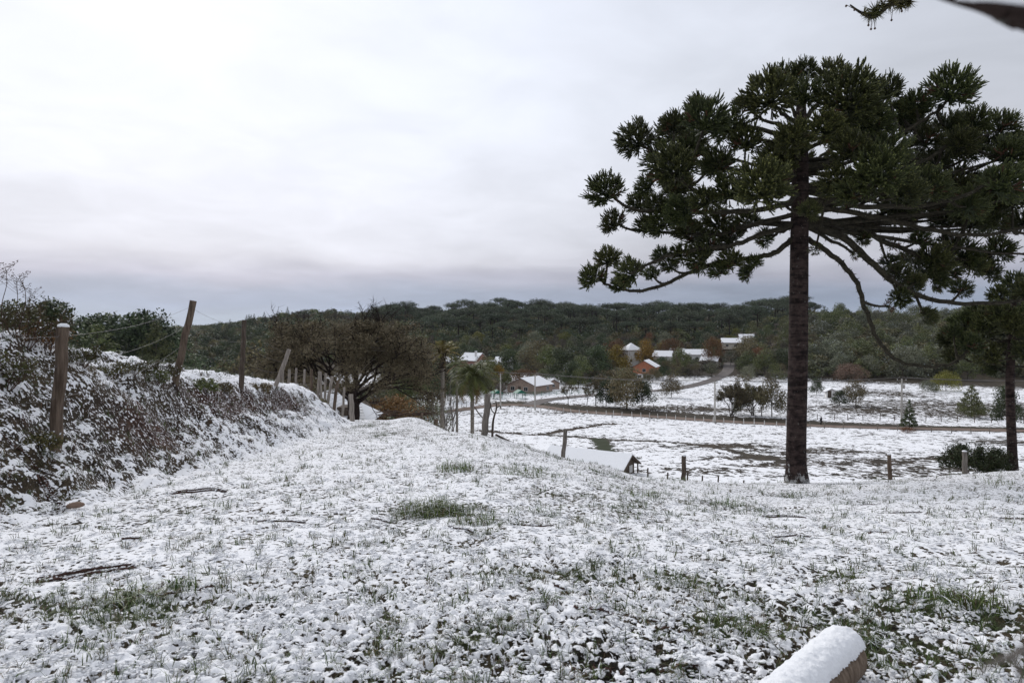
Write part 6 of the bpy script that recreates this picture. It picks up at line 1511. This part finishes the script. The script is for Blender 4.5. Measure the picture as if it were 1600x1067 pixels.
def grass_tuft(px, py, n, sp, l0, l1, label, seed):
    rng = random.Random(seed); p = onground(px, py, 2); mb = blades(rng, n, sp, l0, l1, .006, .75, [0, 0, 0, 0, 0, 0, 2, 1], .6)
    mb.obj('grass_tuft', [M['grass_bright'], M['straw'], M['snow']], None, False, label=label, cat='grass', group='tall grass tufts in the meadow', loc=p)
M['grass_bright'] = mat_leaf('tuft_grass', (0.045, 0.085, 0.014), (0.13, 0.185, 0.042), .5, .15)
for k, (px, py, n, sp, l0, l1, lb) in enumerate(((672, 806, 420, .30, .10, .30, 'biggest bright green grass tuft in the middle of the track'), (712, 738, 260, .34, .08, .26, 'grass tuft further up the track beyond the biggest tuft'), (740, 818, 150, .22, .06, .2, 'grass tuft just right of the biggest tuft'), (205, 940, 170, .14, .06, .15, 'grass tuft by the fallen branchlets at lower left'), (285, 925, 90, .10, .05, .14, 'small grass tuft near the curved twig at lower left'),
        (1450, 940, 130, .16, .06, .15, 'grass tuft above the log at lower right'), (1535, 955, 130, .16, .06, .16, 'grass tuft near the right edge at lower right'), (1000, 780, 140, .3, .06, .2, 'grass tuft on the slope right of the track'), (1140, 788, 150, .3, .06, .2, 'grass tuft on the slope left of the araucaria foot'), (1245, 778, 130, .3, .06, .2, 'grass tuft in front of the araucaria foot'), (1330, 905, 80, .12, .05, .14, 'small grass tuft up the slope from the log'), (815, 745, 170, .4, .08, .2, 'broad grass tuft near the brow above the shed'), (850, 803, 60, .2, .06, .18, 'thin grass tuft beside the straight dark stick'), (1560, 760, 90, .3, .08, .24, 'grass tuft near the right edge below the slim araucaria'))):
    grass_tuft(px, py, n, sp, l0, l1, lb, 700 + k)

# ------------------------------------------------------------------ branches of the tree overhead
def overhead():
    rng = random.Random(15); Y = 6.0; c = at(1400, 10, Y); t = thing('overhanging_branch', 'mossy twig with small air plants hanging in at the top', 'branch', c)
    path = smooth_path([at(1328, 8, Y), at(1345, 20, Y), at(1366, 27, Y), at(1390, 8, Y), at(1420, -4, Y), at(1480, -60, Y), at(1600, -220, Y)], 6) - c; mb = MB(); mb.tube(path, np.linspace(.006, .04, len(path)), 6); o = mb.obj('twig', M['limb'], t)
    for q, n, l in ((at(1368, 18, Y), 130, .13), (at(1360, 24, Y), 80, .09), (at(1392, 4, Y), 110, .12), (at(1408, 8, Y), 110, .10), (at(1350, 20, Y), 40, .07), (at(1420, 4, Y), 90, .10), (at(1380, 8, Y), 80, .1)):
        V = []; mb = MB()
        for k in range(n):
            d = np.array([rng.gauss(0, 1), rng.gauss(0, 1), rng.gauss(0, 1)]); d /= np.linalg.norm(d); s = np.cross(d, [rng.gauss(0, 1), rng.gauss(0, 1), rng.gauss(0, 1)]); s = s / (np.linalg.norm(s) + 1e-9) * .006; p = q - c; V += [p - s, p + s, p + d * l * rng.uniform(.5, 1.1)]
        V = np.array(V); mb.add(V, np.arange(len(V)).reshape(-1, 3), 0, np.array([rng.random() for _ in range(n)])); mb.obj('air_plant', M['leaf_weed'], t, False)
    for (x0, y0, x1, y1) in ((1362, 30, 1361, 44), (1366, 32, 1367, 43), (1357, 30, 1357, 38), (1395, 14, 1393, 30), (1408, 12, 1409, 16), (1345, 20, 1322, 8), (1347, 22, 1335, 14)):
        mb = MB(); a, b = at(x0, y0, Y) - c, at(x1, y1, Y) - c; mb.tube([a, (a + b) / 2, b], .003, 4); mb.tube([b, b - [0, 0, .012], b - [0, 0, .022]], [.004, .011, .003], 6); mb.obj('tendril', M['twig'], t)
overhead()
def near_blur():
    Y = .42; c = at(1600, -40, Y); t = thing('near_branch', 'blurred branch close to the camera in the top right corner', 'branch', c); rng = random.Random(4)
    path = smooth_path([at(1440, -16, Y), at(1500, 2, Y), at(1545, 12, Y), at(1590, 26, Y), at(1640, 30, Y), at(1720, -10, Y)], 6) - c; mb = MB(); mb.tube(path, np.interp(np.linspace(0, 1, len(path)), [0, .3, .6, .75, 1], [.0018, .0035, .0065, .008, .008]), 8); o = mb.obj('twig', M['trunk'], t)
    mb = MB(); q = at(1584, 36, Y) - c; lump(mb, rng, q, (.011, .008, .009)); mb.obj('knot', M['trunk'], o)
    mb = MB(); sp = smooth_path([at(1490, -6, Y), at(1545, 4, Y), at(1600, 12, Y), at(1660, 14, Y)], 5) - c; mb.tube(sp, .0045, 8); mb.obj('snow_crust', M['snow'], o)
near_blur()
def near_twig():
    Y = .30; c = at(1640, 1000, Y); t = thing('near_twig', 'blurred grey twig close to the camera in the bottom right corner', 'branch', c)
    path = smooth_path([at(1525, 1050, Y), at(1560, 1032, Y), at(1600, 1015, Y), at(1700, 960, Y)], 6) - c; mb = MB(); mb.tube(path, np.linspace(.0006, .0022, len(path)), 8); mb.obj('stem', M['grey_wood'], t)
    p2 = smooth_path([at(1580, 1024, Y), at(1592, 1050, Y), at(1602, 1085, Y)], 5) - c; mb = MB(); mb.tube(p2, np.linspace(.0012, .0006, len(p2)), 6); mb.obj('shoot', M['grey_wood'], t)
near_twig()

# ------------------------------------------------------------------ haze: the damp winter air of the valley
def haze():
    m = bpy.data.materials.new('haze'); m.use_nodes = True; N = m.node_tree.nodes; N.clear()
    out = N.new('ShaderNodeOutputMaterial'); v = N.new('ShaderNodeVolumePrincipled'); v.inputs['Color'].default_value = (.88, .92, 1.0, 1); v.inputs['Density'].default_value = HAZE; v.inputs['Anisotropy'].default_value = 0.2
    m.node_tree.links.new(v.outputs[0], out.inputs['Volume'])
    mb = MB(); mb.box((0, 0, -20), (16400, 16400, 92)); mb.obj('haze', m, None, False, label='thin damp haze hanging over the whole valley', cat='haze', kind='stuff')
HAZE = 0.00005
haze()
